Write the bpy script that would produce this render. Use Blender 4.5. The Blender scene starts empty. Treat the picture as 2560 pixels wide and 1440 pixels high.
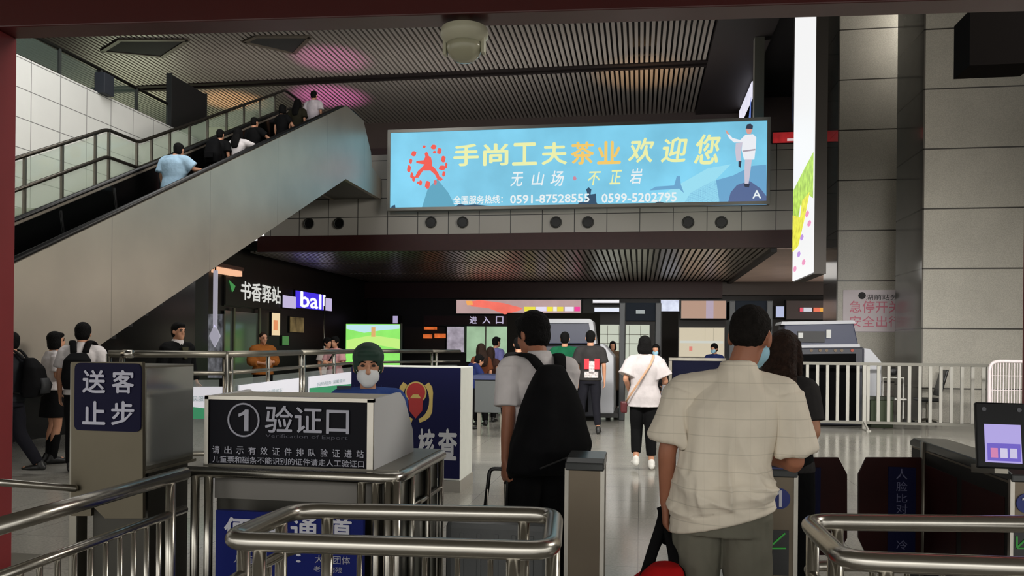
import bpy, bmesh, math, random
from mathutils import Vector, Matrix, noise
random.seed(7)
V = Vector
sc = bpy.context.scene
COL = sc.collection
# ------------------------------------------------------------------ camera
FPX, CX, HY, ROLL, YAW, CAMH = 2000.0, 1280.0, 865.0, 0.010, math.atan(320/2000), 1.52
cr, sr = math.cos(ROLL), math.sin(ROLL)
FW = V((-math.sin(YAW), math.cos(YAW), 0)); RT = V((math.cos(YAW), math.sin(YAW), 0)); UP = V((0, 0, 1))
CAM = V((0, 0, CAMH))
cam = bpy.data.cameras.new('camera'); camo = bpy.data.objects.new('camera', cam); COL.objects.link(camo)
cam.sensor_width = 36; cam.lens = 36*FPX/2560; cam.shift_y = (HY-720)/2560; cam.clip_start = 0.05; cam.clip_end = 300
ri = RT*cr + UP*sr; up = UP*cr - RT*sr; bk = -FW
camo.matrix_world = Matrix(((ri.x, up.x, bk.x, 0), (ri.y, up.y, bk.y, 0), (ri.z, up.z, bk.z, CAMH), (0, 0, 0, 1)))
sc.camera = camo
# ------------------------------------------------------------------ exposure, world, large lights
vs = sc.view_settings
vs.view_transform = 'Standard'; vs.look = 'None'; vs.gamma = 1.0; vs.exposure = 0.0; vs.use_curve_mapping = False
cy = sc.cycles
cy.max_bounces = 6; cy.diffuse_bounces = 3; cy.glossy_bounces = 4; cy.transmission_bounces = 6; cy.transparent_max_bounces = 8
cy.caustics_reflective = False; cy.caustics_refractive = False; cy.sample_clamp_indirect = 4.0; cy.use_denoising = True

def lin(c):
    return tuple(((x/255)/12.92 if x/255 <= .04045 else ((x/255+.055)/1.055)**2.4) for x in c)

w = bpy.data.worlds.new('world'); sc.world = w; w.use_nodes = True
nt = w.node_tree; bg = nt.nodes['Background']
tc = nt.nodes.new('ShaderNodeTexCoord'); sx = nt.nodes.new('ShaderNodeSeparateXYZ'); rp = nt.nodes.new('ShaderNodeValToRGB')
nt.links.new(tc.outputs['Generated'], sx.inputs[0]); nt.links.new(sx.outputs['Z'], rp.inputs[0]); nt.links.new(rp.outputs[0], bg.inputs[0])
rp.color_ramp.elements[0].position = 0.0; rp.color_ramp.elements[0].color = (.30, .29, .27, 1)
rp.color_ramp.elements[1].position = 0.25; rp.color_ramp.elements[1].color = (1.0, .985, .95, 1)
bg.inputs[1].default_value = 3.0

def area(name, loc, target, size, power, col=(1, 1, 1), sy=None, spread=None):
    l = bpy.data.lights.new(name, 'AREA'); l.energy = power; l.color = col; l.size = size
    if sy: l.shape = 'RECTANGLE'; l.size_y = sy
    if spread: l.spread = math.radians(spread)
    o = bpy.data.objects.new(name, l); COL.objects.link(o); o.location = loc
    o.rotation_euler = (V(target)-V(loc)).to_track_quat('-Z', 'Y').to_euler(); return o
def spot(name, loc, target, power, col, angle, blend=.8, rad=.15):
    l = bpy.data.lights.new(name, 'SPOT'); l.energy = power; l.color = col; l.spot_size = math.radians(angle); l.spot_blend = blend; l.shadow_soft_size = rad
    o = bpy.data.objects.new(name, l); COL.objects.link(o); o.location = loc
    o.rotation_euler = (V(target)-V(loc)).to_track_quat('-Z', 'Y').to_euler(); return o
area('hall_fill', (-1, 12, 10.2), (-1, 11, 0), 9, 170, (1, .97, .92), 8, 110)  # unseen fill lamp added under the closed ceiling
area('stair_skylight', (-8.6, 12.0, 10.2), (-11.5, 14.5, 4.5), 4, 520, (1, .99, .97), 7)
area('upper_window_right', (7.4, 20.4, 9.9), (5.4, 21.4, 9.2), .9, 55, (1, .95, .88), .7)
area('escalator_fill', (11.9, 10.5, 8.2), (-8, 13.5, 4.2), 9, 820, (1, .95, .87), 3, 100)  # added unseen lamp that brightens the escalator side; no window in this wall
area('column_fill', (2, 4.75, 4.35), (3.4, 17, -.6), 12, 380, (1, .97, .92), .4, 60)  # added lamp without fixture, brightens the lower columns and mid hall
area('soffit_fill', (10.5, 30.5, 2.6), (4, 29, 3.6), 3, 160, (1, .92, .86), 2)  # unseen lamp added off to the right to brighten the pale soffit
area('far_hall_fill', (0.5, 29, 4.2), (0.5, 29, 0), 8, 230, (1, .96, .9), 6)  # added lamp without fixture, lifts the lower ceiling and floor
spot('pink_reflection_lamp', (-9.7, 24.0, 7.4), (-9.7, 24.0, 10.5), 520, (1, .22, .7), 50)  # added coloured lamp, imitates a pink sign reflected in the slats
spot('pink_reflection_lamp', (-11.2, 27.6, 7.4), (-11.2, 27.6, 10.5), 800, (1, .22, .7), 56)  # second added lamp for the same pink reflection
spot('orange_uplight', (-15.0, 27.6, 7.4), (-15.0, 27.6, 10.5), 800, (1, .55, .25), 52)
spot('amber_uplight', (0.0, 26.6, 7.2), (0.0, 26.6, 10.5), 420, (1, .6, .25), 62)
area('slat_fill', (-3, 24.2, 7.4), (-3, 26.0, 10.5), 12, 220, (1, .95, .9), .6)  # hidden lamp added behind the billboard to brighten the slats from below
area('gallery_lamp', (-18.6, 27, 8.0), (-18.6, 27.4, 10.5), 3, 150, (.9, 1, .72), 2)
area('slat_fill', (-12.5, 23.2, 7.9), (-12.5, 25, 10.5), 6, 75, (1, .93, .85), .6)  # another hidden lamp added for the slats further left

# ------------------------------------------------------------------ pixel -> place
def ray(px, py):
    u = (px-CX)/FPX; v = (py-HY)/FPX
    return FW + RT*(u*cr+v*sr) - UP*(v*cr-u*sr)
def P(px, py, d): return CAM + ray(px, py)*d
def aX(px, py, X): r = ray(px, py); return CAM + r*(X/r.x)
def aY(px, py, Y): r = ray(px, py); return CAM + r*(Y/r.y)
def aZ(px, py, Z): r = ray(px, py); return CAM + r*((Z-CAMH)/r.z)

# ------------------------------------------------------------------ materials
MATS = {}
def mat(name, rgb, rough=.6, metal=0.0, emit=0.0, noise_amt=0.0, nscale=8.0, bump=0.0, bscale=None, spec=None, alpha=None, stretch=None, ecol=None):
    if name in MATS: return MATS[name]
    m = bpy.data.materials.new(name); m.use_nodes = True; t = m.node_tree; b = t.nodes['Principled BSDF']
    c = lin(rgb) + (1,)
    b.inputs['Base Color'].default_value = c; b.inputs['Roughness'].default_value = rough; b.inputs['Metallic'].default_value = metal
    if spec is not None: b.inputs['Specular IOR Level'].default_value = spec
    if alpha is not None: b.inputs['Alpha'].default_value = alpha
    if emit:
        b.inputs['Emission Color'].default_value = (lin(ecol)+(1,)) if ecol else c; b.inputs['Emission Strength'].default_value = emit
    if noise_amt or bump:
        co = t.nodes.new('ShaderNodeTexCoord'); mp = t.nodes.new('ShaderNodeMapping'); n = t.nodes.new('ShaderNodeTexNoise')
        t.links.new(co.outputs['Object'], mp.inputs[0]); t.links.new(mp.outputs[0], n.inputs[0]); n.inputs['Scale'].default_value = nscale; n.inputs['Detail'].default_value = 4
        if stretch: mp.inputs['Scale'].default_value = stretch
        if noise_amt:
            mx = t.nodes.new('ShaderNodeMix'); mx.data_type = 'RGBA'
            lo = tuple(x*(1-noise_amt) for x in c[:3])+(1,); hi = tuple(min(1, x*(1+noise_amt)) for x in c[:3])+(1,)
            mr = t.nodes.new('ShaderNodeMapRange'); mr.inputs[1].default_value = .3; mr.inputs[2].default_value = .7
            t.links.new(n.outputs[0], mr.inputs[0]); t.links.new(mr.outputs[0], mx.inputs[0]); mx.inputs[6].default_value = lo; mx.inputs[7].default_value = hi
            t.links.new(mx.outputs[2], b.inputs['Base Color'])
            if emit: t.links.new(mx.outputs[2], b.inputs['Emission Color'])
        if bump:
            n2 = n
            if bscale: n2 = t.nodes.new('ShaderNodeTexNoise'); t.links.new(mp.outputs[0], n2.inputs[0]); n2.inputs['Scale'].default_value = bscale
            bp = t.nodes.new('ShaderNodeBump'); bp.inputs['Strength'].default_value = bump; bp.inputs['Distance'].default_value = .02
            t.links.new(n2.outputs[0], bp.inputs['Height']); t.links.new(bp.outputs[0], b.inputs['Normal'])
    MATS[name] = m; return m

def grid_mat(name, rgb, joint, pitch, off, width, rough=.4, axes='xz', noise_amt=.06, nscale=3, metal=0, fine=0):
    """panels with recessed joints every `pitch` metres along two object axes"""
    if name in MATS: return MATS[name]
    m = mat(name, rgb, rough, metal, noise_amt=noise_amt or .01, nscale=nscale); t = m.node_tree; b = t.nodes['Principled BSDF']
    src = b.inputs['Base Color'].links[0].from_socket
    if fine:
        co0 = t.nodes.new('ShaderNodeTexCoord'); n3 = t.nodes.new('ShaderNodeTexNoise'); n3.inputs['Scale'].default_value = 55; n3.inputs['Detail'].default_value = 2
        t.links.new(co0.outputs['Object'], n3.inputs[0]); mr3 = t.nodes.new('ShaderNodeMapRange'); mr3.inputs[1].default_value = .35; mr3.inputs[2].default_value = .65; mr3.inputs[3].default_value = 1-fine; mr3.inputs[4].default_value = 1+fine
        t.links.new(n3.outputs[0], mr3.inputs[0]); m3 = t.nodes.new('ShaderNodeMix'); m3.data_type = 'RGBA'; m3.blend_type = 'MULTIPLY'; m3.inputs[0].default_value = 1
        t.links.new(src, m3.inputs[6]); t.links.new(mr3.outputs[0], m3.inputs[7]); src = m3.outputs[2]
    co = t.nodes.new('ShaderNodeTexCoord'); s = t.nodes.new('ShaderNodeSeparateXYZ'); t.links.new(co.outputs['Object'], s.inputs[0])
    outs = []
    for k, ax in enumerate(axes):
        if not pitch[k]: continue
        a = t.nodes.new('ShaderNodeMath'); a.operation = 'SUBTRACT'; t.links.new(s.outputs[ax.upper()], a.inputs[0]); a.inputs[1].default_value = off[k]
        p = t.nodes.new('ShaderNodeMath'); p.operation = 'PINGPONG'; t.links.new(a.outputs[0], p.inputs[0]); p.inputs[1].default_value = pitch[k]/2
        l = t.nodes.new('ShaderNodeMath'); l.operation = 'LESS_THAN'; t.links.new(p.outputs[0], l.inputs[0]); l.inputs[1].default_value = width/2
        outs.append(l.outputs[0])
    o = outs[0]
    if len(outs) > 1:
        mx = t.nodes.new('ShaderNodeMath'); mx.operation = 'MAXIMUM'; t.links.new(outs[0], mx.inputs[0]); t.links.new(outs[1], mx.inputs[1]); o = mx.outputs[0]
    mix = t.nodes.new('ShaderNodeMix'); mix.data_type = 'RGBA'; t.links.new(o, mix.inputs[0]); t.links.new(src, mix.inputs[6]); mix.inputs[7].default_value = lin(joint)+(1,)
    t.links.new(mix.outputs[2], b.inputs['Base Color'])
    return m

def cloth(name, rgb, amt=.10, bump=.35): return mat(name, rgb, .85, noise_amt=amt, nscale=9, bump=bump, bscale=14, spec=.1)

STEEL = mat('brushed_steel', (178, 174, 165), .26, 1.0, noise_amt=.06, nscale=6)
STEELD = mat('dull_steel', (132, 128, 118), .42, 1.0, noise_amt=.08, nscale=5)
ESC = mat('escalator_steel', (180, 171, 158), .36, .6, noise_amt=.10, nscale=1.1, stretch=(1, 1, .35))
BLACK = mat('black_plastic', (16, 16, 17), .4)
RUBBER = mat('black_rubber', (12, 12, 13), .45)
BLACKG = mat('black_gloss', (10, 11, 11), .12)
WHITEP = mat('white_paint', (215, 214, 208), .5)
GREYP = mat('grey_paint', (150, 150, 148), .5)
NAVY = mat('navy_board', (22, 24, 66), .55, spec=.12)
WINE = mat('wine_acrylic', (44, 14, 12), .5, spec=.12, noise_amt=.2, nscale=4)
RED = mat('red_steel', (122, 36, 40), .38, noise_amt=.05, nscale=3)
REDD = mat('dark_red_beam', (62, 20, 20), .45)
GLASS = mat('tinted_glass', (190, 205, 185), .05, alpha=.35)
LETW = mat('white_lettering', (214, 214, 224), .6)
LETG = mat('grey_lettering', (176, 176, 186), .6)
DARKW = mat('dark_cladding', (30, 26, 24), .5)
SKIN = mat('skin', (196, 142, 112), .55, noise_amt=.05, nscale=15)
SKIND = mat('skin_tanned', (160, 104, 78), .55, noise_amt=.05, nscale=15)
HAIR = mat('black_hair', (13, 12, 12), .75, spec=.12, noise_amt=.4, nscale=60, bump=.5, bscale=90)
HAIRB = mat('brown_hair', (40, 26, 19), .7, spec=.15, noise_amt=.4, nscale=40, bump=.5, bscale=70)
BUZZ = mat('cropped_hair', (26, 23, 21), .85, spec=.1, noise_amt=.3, nscale=40, bump=.4, bscale=120)
MASKW = mat('white_mask', (225, 226, 228), .8)
MASKB = mat('blue_mask', (150, 195, 215), .8)

def glow(name, rgb, s=1.0, base=(20, 20, 20), amt=0, sc_=3):
    if name in MATS: return MATS[name]
    m = mat(name, rgb, .5, emit=s, noise_amt=amt, nscale=sc_); 
    if amt:
        for l_ in list(m.node_tree.nodes['Principled BSDF'].inputs['Base Color'].links): m.node_tree.links.remove(l_)
    m.node_tree.nodes['Principled BSDF'].inputs['Base Color'].default_value = lin(base)+(1,)
    return m

# ------------------------------------------------------------------ mesh builder
class MB:
    def __init__(s): s.v = []; s.f = []
    def add(s, vs, fs):
        n = len(s.v); s.v += [V(x) for x in vs]; s.f += [tuple(i+n for i in f) for f in fs]; return s
    def box(s, a, b):
        x0, y0, z0 = [min(a[i], b[i]) for i in range(3)]; x1, y1, z1 = [max(a[i], b[i]) for i in range(3)]
        return s.add([(x0, y0, z0), (x1, y0, z0), (x1, y1, z0), (x0, y1, z0), (x0, y0, z1), (x1, y0, z1), (x1, y1, z1), (x0, y1, z1)],
                     [(0, 3, 2, 1), (4, 5, 6, 7), (0, 1, 5, 4), (1, 2, 6, 5), (2, 3, 7, 6), (3, 0, 4, 7)])
    def prism(s, pts, ext):
        n = len(pts); e = V(ext); a = [V(p) for p in pts]
        nrm = V((0, 0, 0))
        for i in range(n): nrm += a[i].cross(a[(i+1) % n])
        if nrm.dot(e) < 0: a = a[::-1]
        return s.add(a+[p+e for p in a], [tuple(range(n))[::-1], tuple(range(n, 2*n))]+[(i, (i+1) % n, n+(i+1) % n, n+i) for i in range(n)])
    def bar(s, a, b, w, h, side=(0, 0, 1)):
        a, b = V(a), V(b); t = (b-a).normalized(); u = V(side); u = (u-t*u.dot(t)).normalized(); x = t.cross(u)
        return s.prism([a+x*w/2+u*h/2, a-x*w/2+u*h/2, a-x*w/2-u*h/2, a+x*w/2-u*h/2], b-a)
    def tube(s, pts, rad, seg=10, closed=False, side=None, cap=True, sub=0):
        pts = [V(p) for p in pts]; n = len(pts)
        R = [r if isinstance(r, (tuple, list)) else (r, r) for r in (rad if isinstance(rad, (list,)) else [rad]*n)]
        if sub and n > 1:
            np_, nr = [], []
            for i in range(n-1):
                p0, p1, p2, p3 = pts[max(i-1, 0)], pts[i], pts[i+1], pts[min(i+2, n-1)]
                for k in range(sub):
                    t = k/sub; t2 = t*t; t3 = t2*t
                    np_.append(.5*((2*p1)+(p2-p0)*t+(2*p0-5*p1+4*p2-p3)*t2+(3*p1-p0-3*p2+p3)*t3))
                    tt = t*t*(3-2*t); nr.append((R[i][0]*(1-tt)+R[i+1][0]*tt, R[i][1]*(1-tt)+R[i+1][1]*tt))
            np_.append(pts[-1]); nr.append(R[-1]); pts, R, n = np_, nr, len(np_)
        T = []
        for i in range(n):
            if closed: d = pts[(i+1) % n]-pts[i-1]
            elif i == 0: d = pts[1]-pts[0]
            elif i == n-1: d = pts[-1]-pts[-2]
            else: d = (pts[i+1]-pts[i]).normalized()+(pts[i]-pts[i-1]).normalized()
            T.append(d.normalized())
        rings = []
        if side is None:
            u = T[0].orthogonal().normalized()
        for i in range(n):
            if side is not None:
                u = V(side); u = u-T[i]*u.dot(T[i])
                u = u.normalized() if u.length > 1e-4 else T[i].orthogonal().normalized()
            else:
                u = (u-T[i]*u.dot(T[i])); u = u.normalized() if u.length > 1e-6 else T[i].orthogonal().normalized()
            rings.append((pts[i], u.copy(), T[i].cross(u), R[i], T[i]))
        full = []
        if cap == 'round' and not closed:
            p, u, x, r, t = rings[0]; m = min(r)
            for k in (3, 2, 1): a = k/3*math.pi/2*.92; full.append((p-t*m*math.sin(a), u, x, (r[0]*math.cos(a), r[1]*math.cos(a)), t))
        full += rings
        if cap == 'round' and not closed:
            p, u, x, r, t = rings[-1]; m = min(r)
            for k in (1, 2, 3): a = k/3*math.pi/2*.92; full.append((p+t*m*math.sin(a), u, x, (r[0]*math.cos(a), r[1]*math.cos(a)), t))
        vs = []; N = len(full)
        for p, u, x, r, t in full:
            for k in range(seg):
                a = 2*math.pi*k/seg; vs.append(p+u*r[0]*math.cos(a)+x*r[1]*math.sin(a))
        fs = []
        for i in range(N if closed else N-1):
            j = (i+1) % N
            for k in range(seg): k2 = (k+1) % seg; fs.append((i*seg+k, i*seg+k2, j*seg+k2, j*seg+k))
        if not closed and cap: fs.append(tuple(range(seg))[::-1]); fs.append(tuple((N-1)*seg+k for k in range(seg)))
        return s.add(vs, fs)
    def loft(s, secs, seg=20, sq=1.0):
        """secs: (centre, rx, ry) horizontal ellipses, bottom to top"""
        vs = []; fs = []
        for c, rx, ry in secs:
            for k in range(seg):
                a = 2*math.pi*k/seg; ca, sa = math.cos(a), math.sin(a)
                vs.append(V(c)+V((rx*math.copysign(abs(ca)**sq, ca), ry*math.copysign(abs(sa)**sq, sa), 0)))
        N = len(secs)
        for i in range(N-1):
            for k in range(seg): k2 = (k+1) % seg; fs.append((i*seg+k, i*seg+k2, (i+1)*seg+k2, (i+1)*seg+k))
        fs.append(tuple(range(seg))[::-1]); fs.append(tuple((N-1)*seg+k for k in range(seg)))
        return s.add(vs, fs)
    def ell(s, c, r, M=None, nu=14, nv=9):
        vs = []; fs = []; c = V(c); 
        for i in range(nv+1):
            th = math.pi*i/nv
            for k in range(nu):
                ph = 2*math.pi*k/nu; p = V((r[0]*math.sin(th)*math.cos(ph), r[1]*math.sin(th)*math.sin(ph), r[2]*math.cos(th)))
                vs.append(c+(M@p if M else p))
        for i in range(nv):
            for k in range(nu): k2 = (k+1) % nu; fs.append((i*nu+k, (i+1)*nu+k, (i+1)*nu+k2, i*nu+k2))
        return s.add(vs, fs)
    def lathe(s, c, prof, seg=28):
        c = V(c); vs = []; fs = []
        for r, z in prof:
            for k in range(seg): a = 2*math.pi*k/seg; vs.append(c+V((r*math.cos(a), r*math.sin(a), z)))
        for i in range(len(prof)-1):
            for k in range(seg): k2 = (k+1) % seg; fs.append((i*seg+k, i*seg+k2, (i+1)*seg+k2, (i+1)*seg+k))
        fs.append(tuple(range(seg))[::-1]); fs.append(tuple((len(prof)-1)*seg+k for k in range(seg)))
        return s.add(vs, fs)
    def disc(s, c, r, nrm, thick, seg=28):
        c = V(c); n = V(nrm).normalized(); u = n.orthogonal().normalized(); x = n.cross(u)
        return s.prism([c+u*r*math.cos(2*math.pi*k/seg)+x*r*math.sin(2*math.pi*k/seg) for k in range(seg)], n*thick)

def rpath(pts, r, closed=False, k=5):
    pts = [V(p) for p in pts]; n = len(pts); out = []
    for i, p in enumerate(pts):
        if not closed and i in (0, n-1): out.append(p); continue
        a = (pts[i-1]-p); b = (pts[(i+1) % n]-p); ra = min(r, a.length*.45); rb = min(r, b.length*.45)
        A = p+a.normalized()*ra; B = p+b.normalized()*rb
        for j in range(k+1): t = j/k; out.append(A*(1-t)**2+p*2*t*(1-t)+B*t*t)
    return out

def link_mesh(name, mb, m, smooth=False, bevel=0, base=None):
    base = V((0, 0, 0)) if base is None else base
    me = bpy.data.meshes.new(name); me.from_pydata([tuple(p-base) for p in mb.v], [], mb.f); me.update()
    o = bpy.data.objects.new(name, me); COL.objects.link(o); o.location = base
    me.materials.append(m)
    if smooth:
        me.shade_smooth()
        if smooth == 'auto':
            es = o.modifiers.new('e', 'EDGE_SPLIT'); es.split_angle = math.radians(38)
    if bevel:
        b = o.modifiers.new('bevel', 'BEVEL'); b.width = bevel; b.segments = 2; b.limit_method = 'ANGLE'; b.angle_limit = math.radians(40)
    return o

class Thing:
    def __init__(s, name, label, cat, group=None, kind=None):
        s.name, s.label, s.cat, s.group, s.kind = name, label, cat, group, kind; s.parts = []
    def part(s, name, mb, m, parent=None, smooth=False, bevel=0, label=None, kind=None):
        s.parts.append([name, mb, m, parent, smooth, bevel, label, kind]); return len(s.parts)-1
    def done(s):
        A = [p for q in s.parts for p in q[1].v]
        lo = [min(p[i] for p in A) for i in range(3)]; hi = [max(p[i] for p in A) for i in range(3)]
        base = V(((lo[0]+hi[0])/2, (lo[1]+hi[1])/2, lo[2]))
        if len(s.parts) == 1:
            q = s.parts[0]; root = link_mesh(s.name, q[1], q[2], q[4], q[5], base)
        else:
            root = bpy.data.objects.new(s.name, None); COL.objects.link(root); root.location = base; root.empty_display_size = .1
            objs = []
            for nm, mb, m, par, sm, bv, lb, kd in s.parts:
                o = link_mesh(nm, mb, m, sm, bv, base); o.location = (0, 0, 0)
                o.parent = root if par is None else objs[par]; objs.append(o)
                if lb: o['label'] = lb
                if kd: o['kind'] = kd
        if s.label: root['label'] = s.label
        if s.cat: root['category'] = s.cat
        if s.group: root['group'] = s.group
        if s.kind: root['kind'] = s.kind
        return root
def single(name, label, cat, mb, m, group=None, smooth=False, bevel=0):
    t = Thing(name, label, cat, group); t.part(name, mb, m, smooth=smooth, bevel=bevel); return t.done()
def struct(name, mb, m, smooth=False, bevel=0):
    o = link_mesh(name, mb, m, smooth, bevel); o['kind'] = 'structure'; return o

# ------------------------------------------------------------------ text -> mesh
def text(s, org, xd, yd, w=None, h=None, bold=0.0, thick=.004, space=1.0, shear=0):
    """mesh lettering; lower-left corner at org, fitted to w x h"""
    c = bpy.data.curves.new('t', 'FONT'); c.body = s; c.resolution_u = 2; c.space_character = space; c.shear = shear; c.fill_mode = 'FRONT'
    o = bpy.data.objects.new('t', c); COL.objects.link(o); bpy.context.view_layer.update()
    me = bpy.data.meshes.new_from_object(o.evaluated_get(bpy.context.evaluated_depsgraph_get()))
    vs = [v.co.copy() for v in me.vertices]; fs = [tuple(p.vertices) for p in me.polygons]
    bpy.data.objects.remove(o); bpy.data.curves.remove(c); bpy.data.meshes.remove(me)
    mb = MB()
    if not vs: return mb
    x0 = min(v.x for v in vs); x1 = max(v.x for v in vs); y0 = min(v.y for v in vs); y1 = max(v.y for v in vs)
    kx = w/(x1-x0) if w else None; ky = h/(y1-y0) if h else None
    kx = kx or ky; ky = ky or kx
    org, xd, yd = V(org), V(xd).normalized(), V(yd).normalized(); nz = xd.cross(yd)*thick; n1 = xd.cross(yd)*.00015
    for k, (ex, ey) in enumerate([(0, 0)] if not bold else [(0, 0), (-bold, 0), (bold, 0), (0, -bold), (0, bold)]):
        mb.add([org+xd*(v.x-x0+ex)*kx+yd*(v.y-y0+ey)*ky+nz+n1*k for v in vs], fs)
    return mb
def textY(s, x0, y0, x1, y1, Y, **k):
    """lettering on a plane Y = const filling a picture rectangle"""
    xm = (x0+x1)/2; xa = aY(x0, y1, Y).x; xb = aY(x1, y0, Y).x; za = aY(xm, y1, Y).z; zb = aY(xm, y0, Y).z
    return text(s, (xa, Y, za), (1, 0, 0), (0, 0, 1), w=xb-xa, h=zb-za, **k)
def boxY(x0, y0, x1, y1, Y, dep, mb=None):
    xm = (x0+x1)/2; return (mb or MB()).box((aY(x0, y1, Y).x, Y, aY(xm, y1, Y).z), (aY(x1, y0, Y).x, Y+dep, aY(xm, y0, Y).z))
def polyY(pts, Y, dep, mb=None):
    return (mb or MB()).prism([(lambda q: (q.x, Y, q.z))(aY(x, y, Y)) for x, y in pts], (0, dep, 0))
def quadX(x0, y0, x1, y1, X, dep, mb=None):
    """panel on a plane X = const: near edge at picture x0 with top y0, far edge x1, bottom y1 at the near edge"""
    a = aX(x0, y0, X); b = aX(x1, y0, X); c = aX(x0, y1, X); return (mb or MB()).box((X, a.y, a.z), (X+dep, b.y, c.z))


# ================================================================== THE SETTING
FLOORM = grid_mat('granite_floor', (158, 155, 146), (112, 110, 104), (0.8, 0.8), (0, 0), .006, rough=.16, axes='xy', noise_amt=.07, nscale=2.2, fine=.12)
struct('floor', MB().box((-26, -22, -.3), (16, 36.3, 0)), FLOORM)
# upper hall ceiling: dark soffit plate with linear metal slats below it
CEILD = mat('ceiling_void', (34, 31, 30), .6)
struct('ceiling', MB().box((-26, 4.2, 10.95), (14, 40, 11.2)), CEILD)
SLAT = mat('metal_slats', (158, 150, 142), .4, .35)
mb = MB()
for k in range(150):
    x = -22.0+k*.16
    if x > 1.95: break
    for y0, y1 in ((21.0, 25.55), (26.1, 31.2)):
        mb.box((x, y0, 10.5), (x+.095, y1, 10.58))
struct('ceiling.001', mb, SLAT)
struct('trim_1', MB().box((-22, 25.55, 10.46), (2.0, 25.75, 10.7)).box((-22, 25.95, 10.46), (2.0, 26.1, 10.7)).box((-22, 25.75, 10.6), (2.0, 25.95, 10.7)), mat('ceiling_channel', (52, 46, 45), .3, .6))
struct('ceiling.002', MB().box((2.0, 6, 10.4), (3.62, 31.2, 10.6)), mat('dark_soffit', (44, 38, 37), .55))
# unseen roof and lintel behind the camera, added to shade the upper hall
struct('ceiling.006', MB().box((-26, -6, 4.5), (14, 4.25, 4.7)), mat('added_canopy', (150, 146, 140), .6))
struct('added_lintel', MB().box((-26, 4.2, 4.5), (14, 4.4, 11)), DARKW)
# upper floor rear wall
struct('wall_back', MB().box((-26, 31.2, 6.4), (14, 31.5, 11)), mat('upper_wall', (70, 58, 54), .55, noise_amt=.06, nscale=2))
struct('wall_back.001', MB().box((-26, 30.9, 6.4), (-14.5, 31.2, 10.5)), mat('pale_plaster', (150, 148, 118), .7))
struct('wall_back.002', MB().box((-26, 30.7, 6.4), (14, 30.9, 9.35)), mat('maroon_band', (38, 22, 21), .5))
# hall side walls beyond the frame
struct('wall_left.001', MB().box((-26.2, 4.2, 0), (-26, 40, 11)), DARKW)
struct('wall_right.001', MB().box((12.2, 4.2, 0), (12.4, 40, 11)), mat('right_wall', (150, 146, 138), .6))
# white tiled wall beside the stairs, with the upper gallery above it
TILE = grid_mat('white_wall_tile', (222, 222, 218), (120, 120, 118), (.775, .56), (14.37, 6.26), .016, rough=.3, axes='yz', noise_amt=.015)
struct('wall_left', MB().prism([(-11.5, 4.5, 0), (-11.5, 4.5, 6.86), (-11.5, 20.0, 6.86), (-11.5, 20.0, 6.5), (-11.5, 15.0, 4.1), (-11.5, 12.0, 3.0), (-11.5, 12.0, 0)], (-.4, 0, 0)), TILE)
struct('wall_left.003', MB().prism([(-11.5, 20.0, 6.5), (-11.5, 15.0, 4.1), (-11.5, 12.0, 3.0), (-11.5, 12.0, 0), (-11.5, 20.0, 0)], (-.4, 0, 0)), mat('under_stair_shade', (18, 18, 18), .5))  # black colour stands in for the shade below the stairs
struct('floor.001', MB().box((-26, 4.5, 6.5), (-11.9, 31, 6.86)), DARKW)
struct('floor.002', MB().box((-11.9, 23.12, 6.3), (4.2, 31, 6.86)).box((-11.9, 20.0, 6.3), (-9.25, 23.12, 6.86)), DARKW)
# fascia of the upper floor: tiled band, red steel beam, parapet
FASC = grid_mat('fascia_tile', (186, 182, 174), (46, 45, 44), (.93, .56), (-5.62, 4.78), .022, rough=.35, axes='xz', noise_amt=.05, nscale=.6)
struct('wall_back.003', MB().box((-11.4, 23.0, 4.8), (4.15, 23.12, 7.2)), FASC)
struct('trim_2', MB().box((-11.6, 22.95, 4.32), (4.15, 23.2, 4.8)), mat('maroon_beam', (58, 24, 22), .5, noise_amt=.1))
# lower ceiling below the upper floor
SLATL = mat('lower_slats', (205, 198, 188), .30, 1.0)
mb = MB()
k = 0
x = -12.0
while x < 3.6:
    for y0, y1 in ((23.3, 26.4), (26.6, 30.4), (30.6, 34.6)):
        mb.box((x, y0, 4.34), (x+.11, y1, 4.40))
    x += .17
struct('ceiling.003', mb, SLATL)
struct('ceiling.004', MB().box((-26, 23.2, 4.5), (14, 36.3, 4.7)), CEILD)
struct('ceiling.005', MB().box((3.75, 23.2, 4.30), (12.2, 34.6, 4.45)), mat('pale_soffit', (206, 184, 172), .45, noise_amt=.1, nscale=.8))
struct('trim_3', MB().box((3.58, 23.2, 4.22), (3.75, 34.6, 4.5)), DARKW)
struct('wall_back.004', MB().box((-26, 35.0, 0), (14, 35.3, 4.5)), mat('shop_back_wall', (24, 20, 19), .5))
struct('trim_4', MB().box((-26, 34.6, 3.62), (3.4, 35.0, 4.32)), mat('far_maroon_beam', (48, 18, 17), .5))
struct('trim_5', MB().box((3.4, 34.6, 3.75), (12.2, 35.0, 4.3)), mat('far_grey_beam', (70, 62, 58), .5))
# polished granite wall above the right of the fascia
POL = grid_mat('polished_granite', (86, 82, 79), (40, 38, 37), (0, 1.27), (0, .71), .02, rough=.16, axes='xz', noise_amt=.12, nscale=9)
struct('wall_right', MB().box((4.15, 23.05, 4.3), (12.2, 23.4, 11)), POL)

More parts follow.
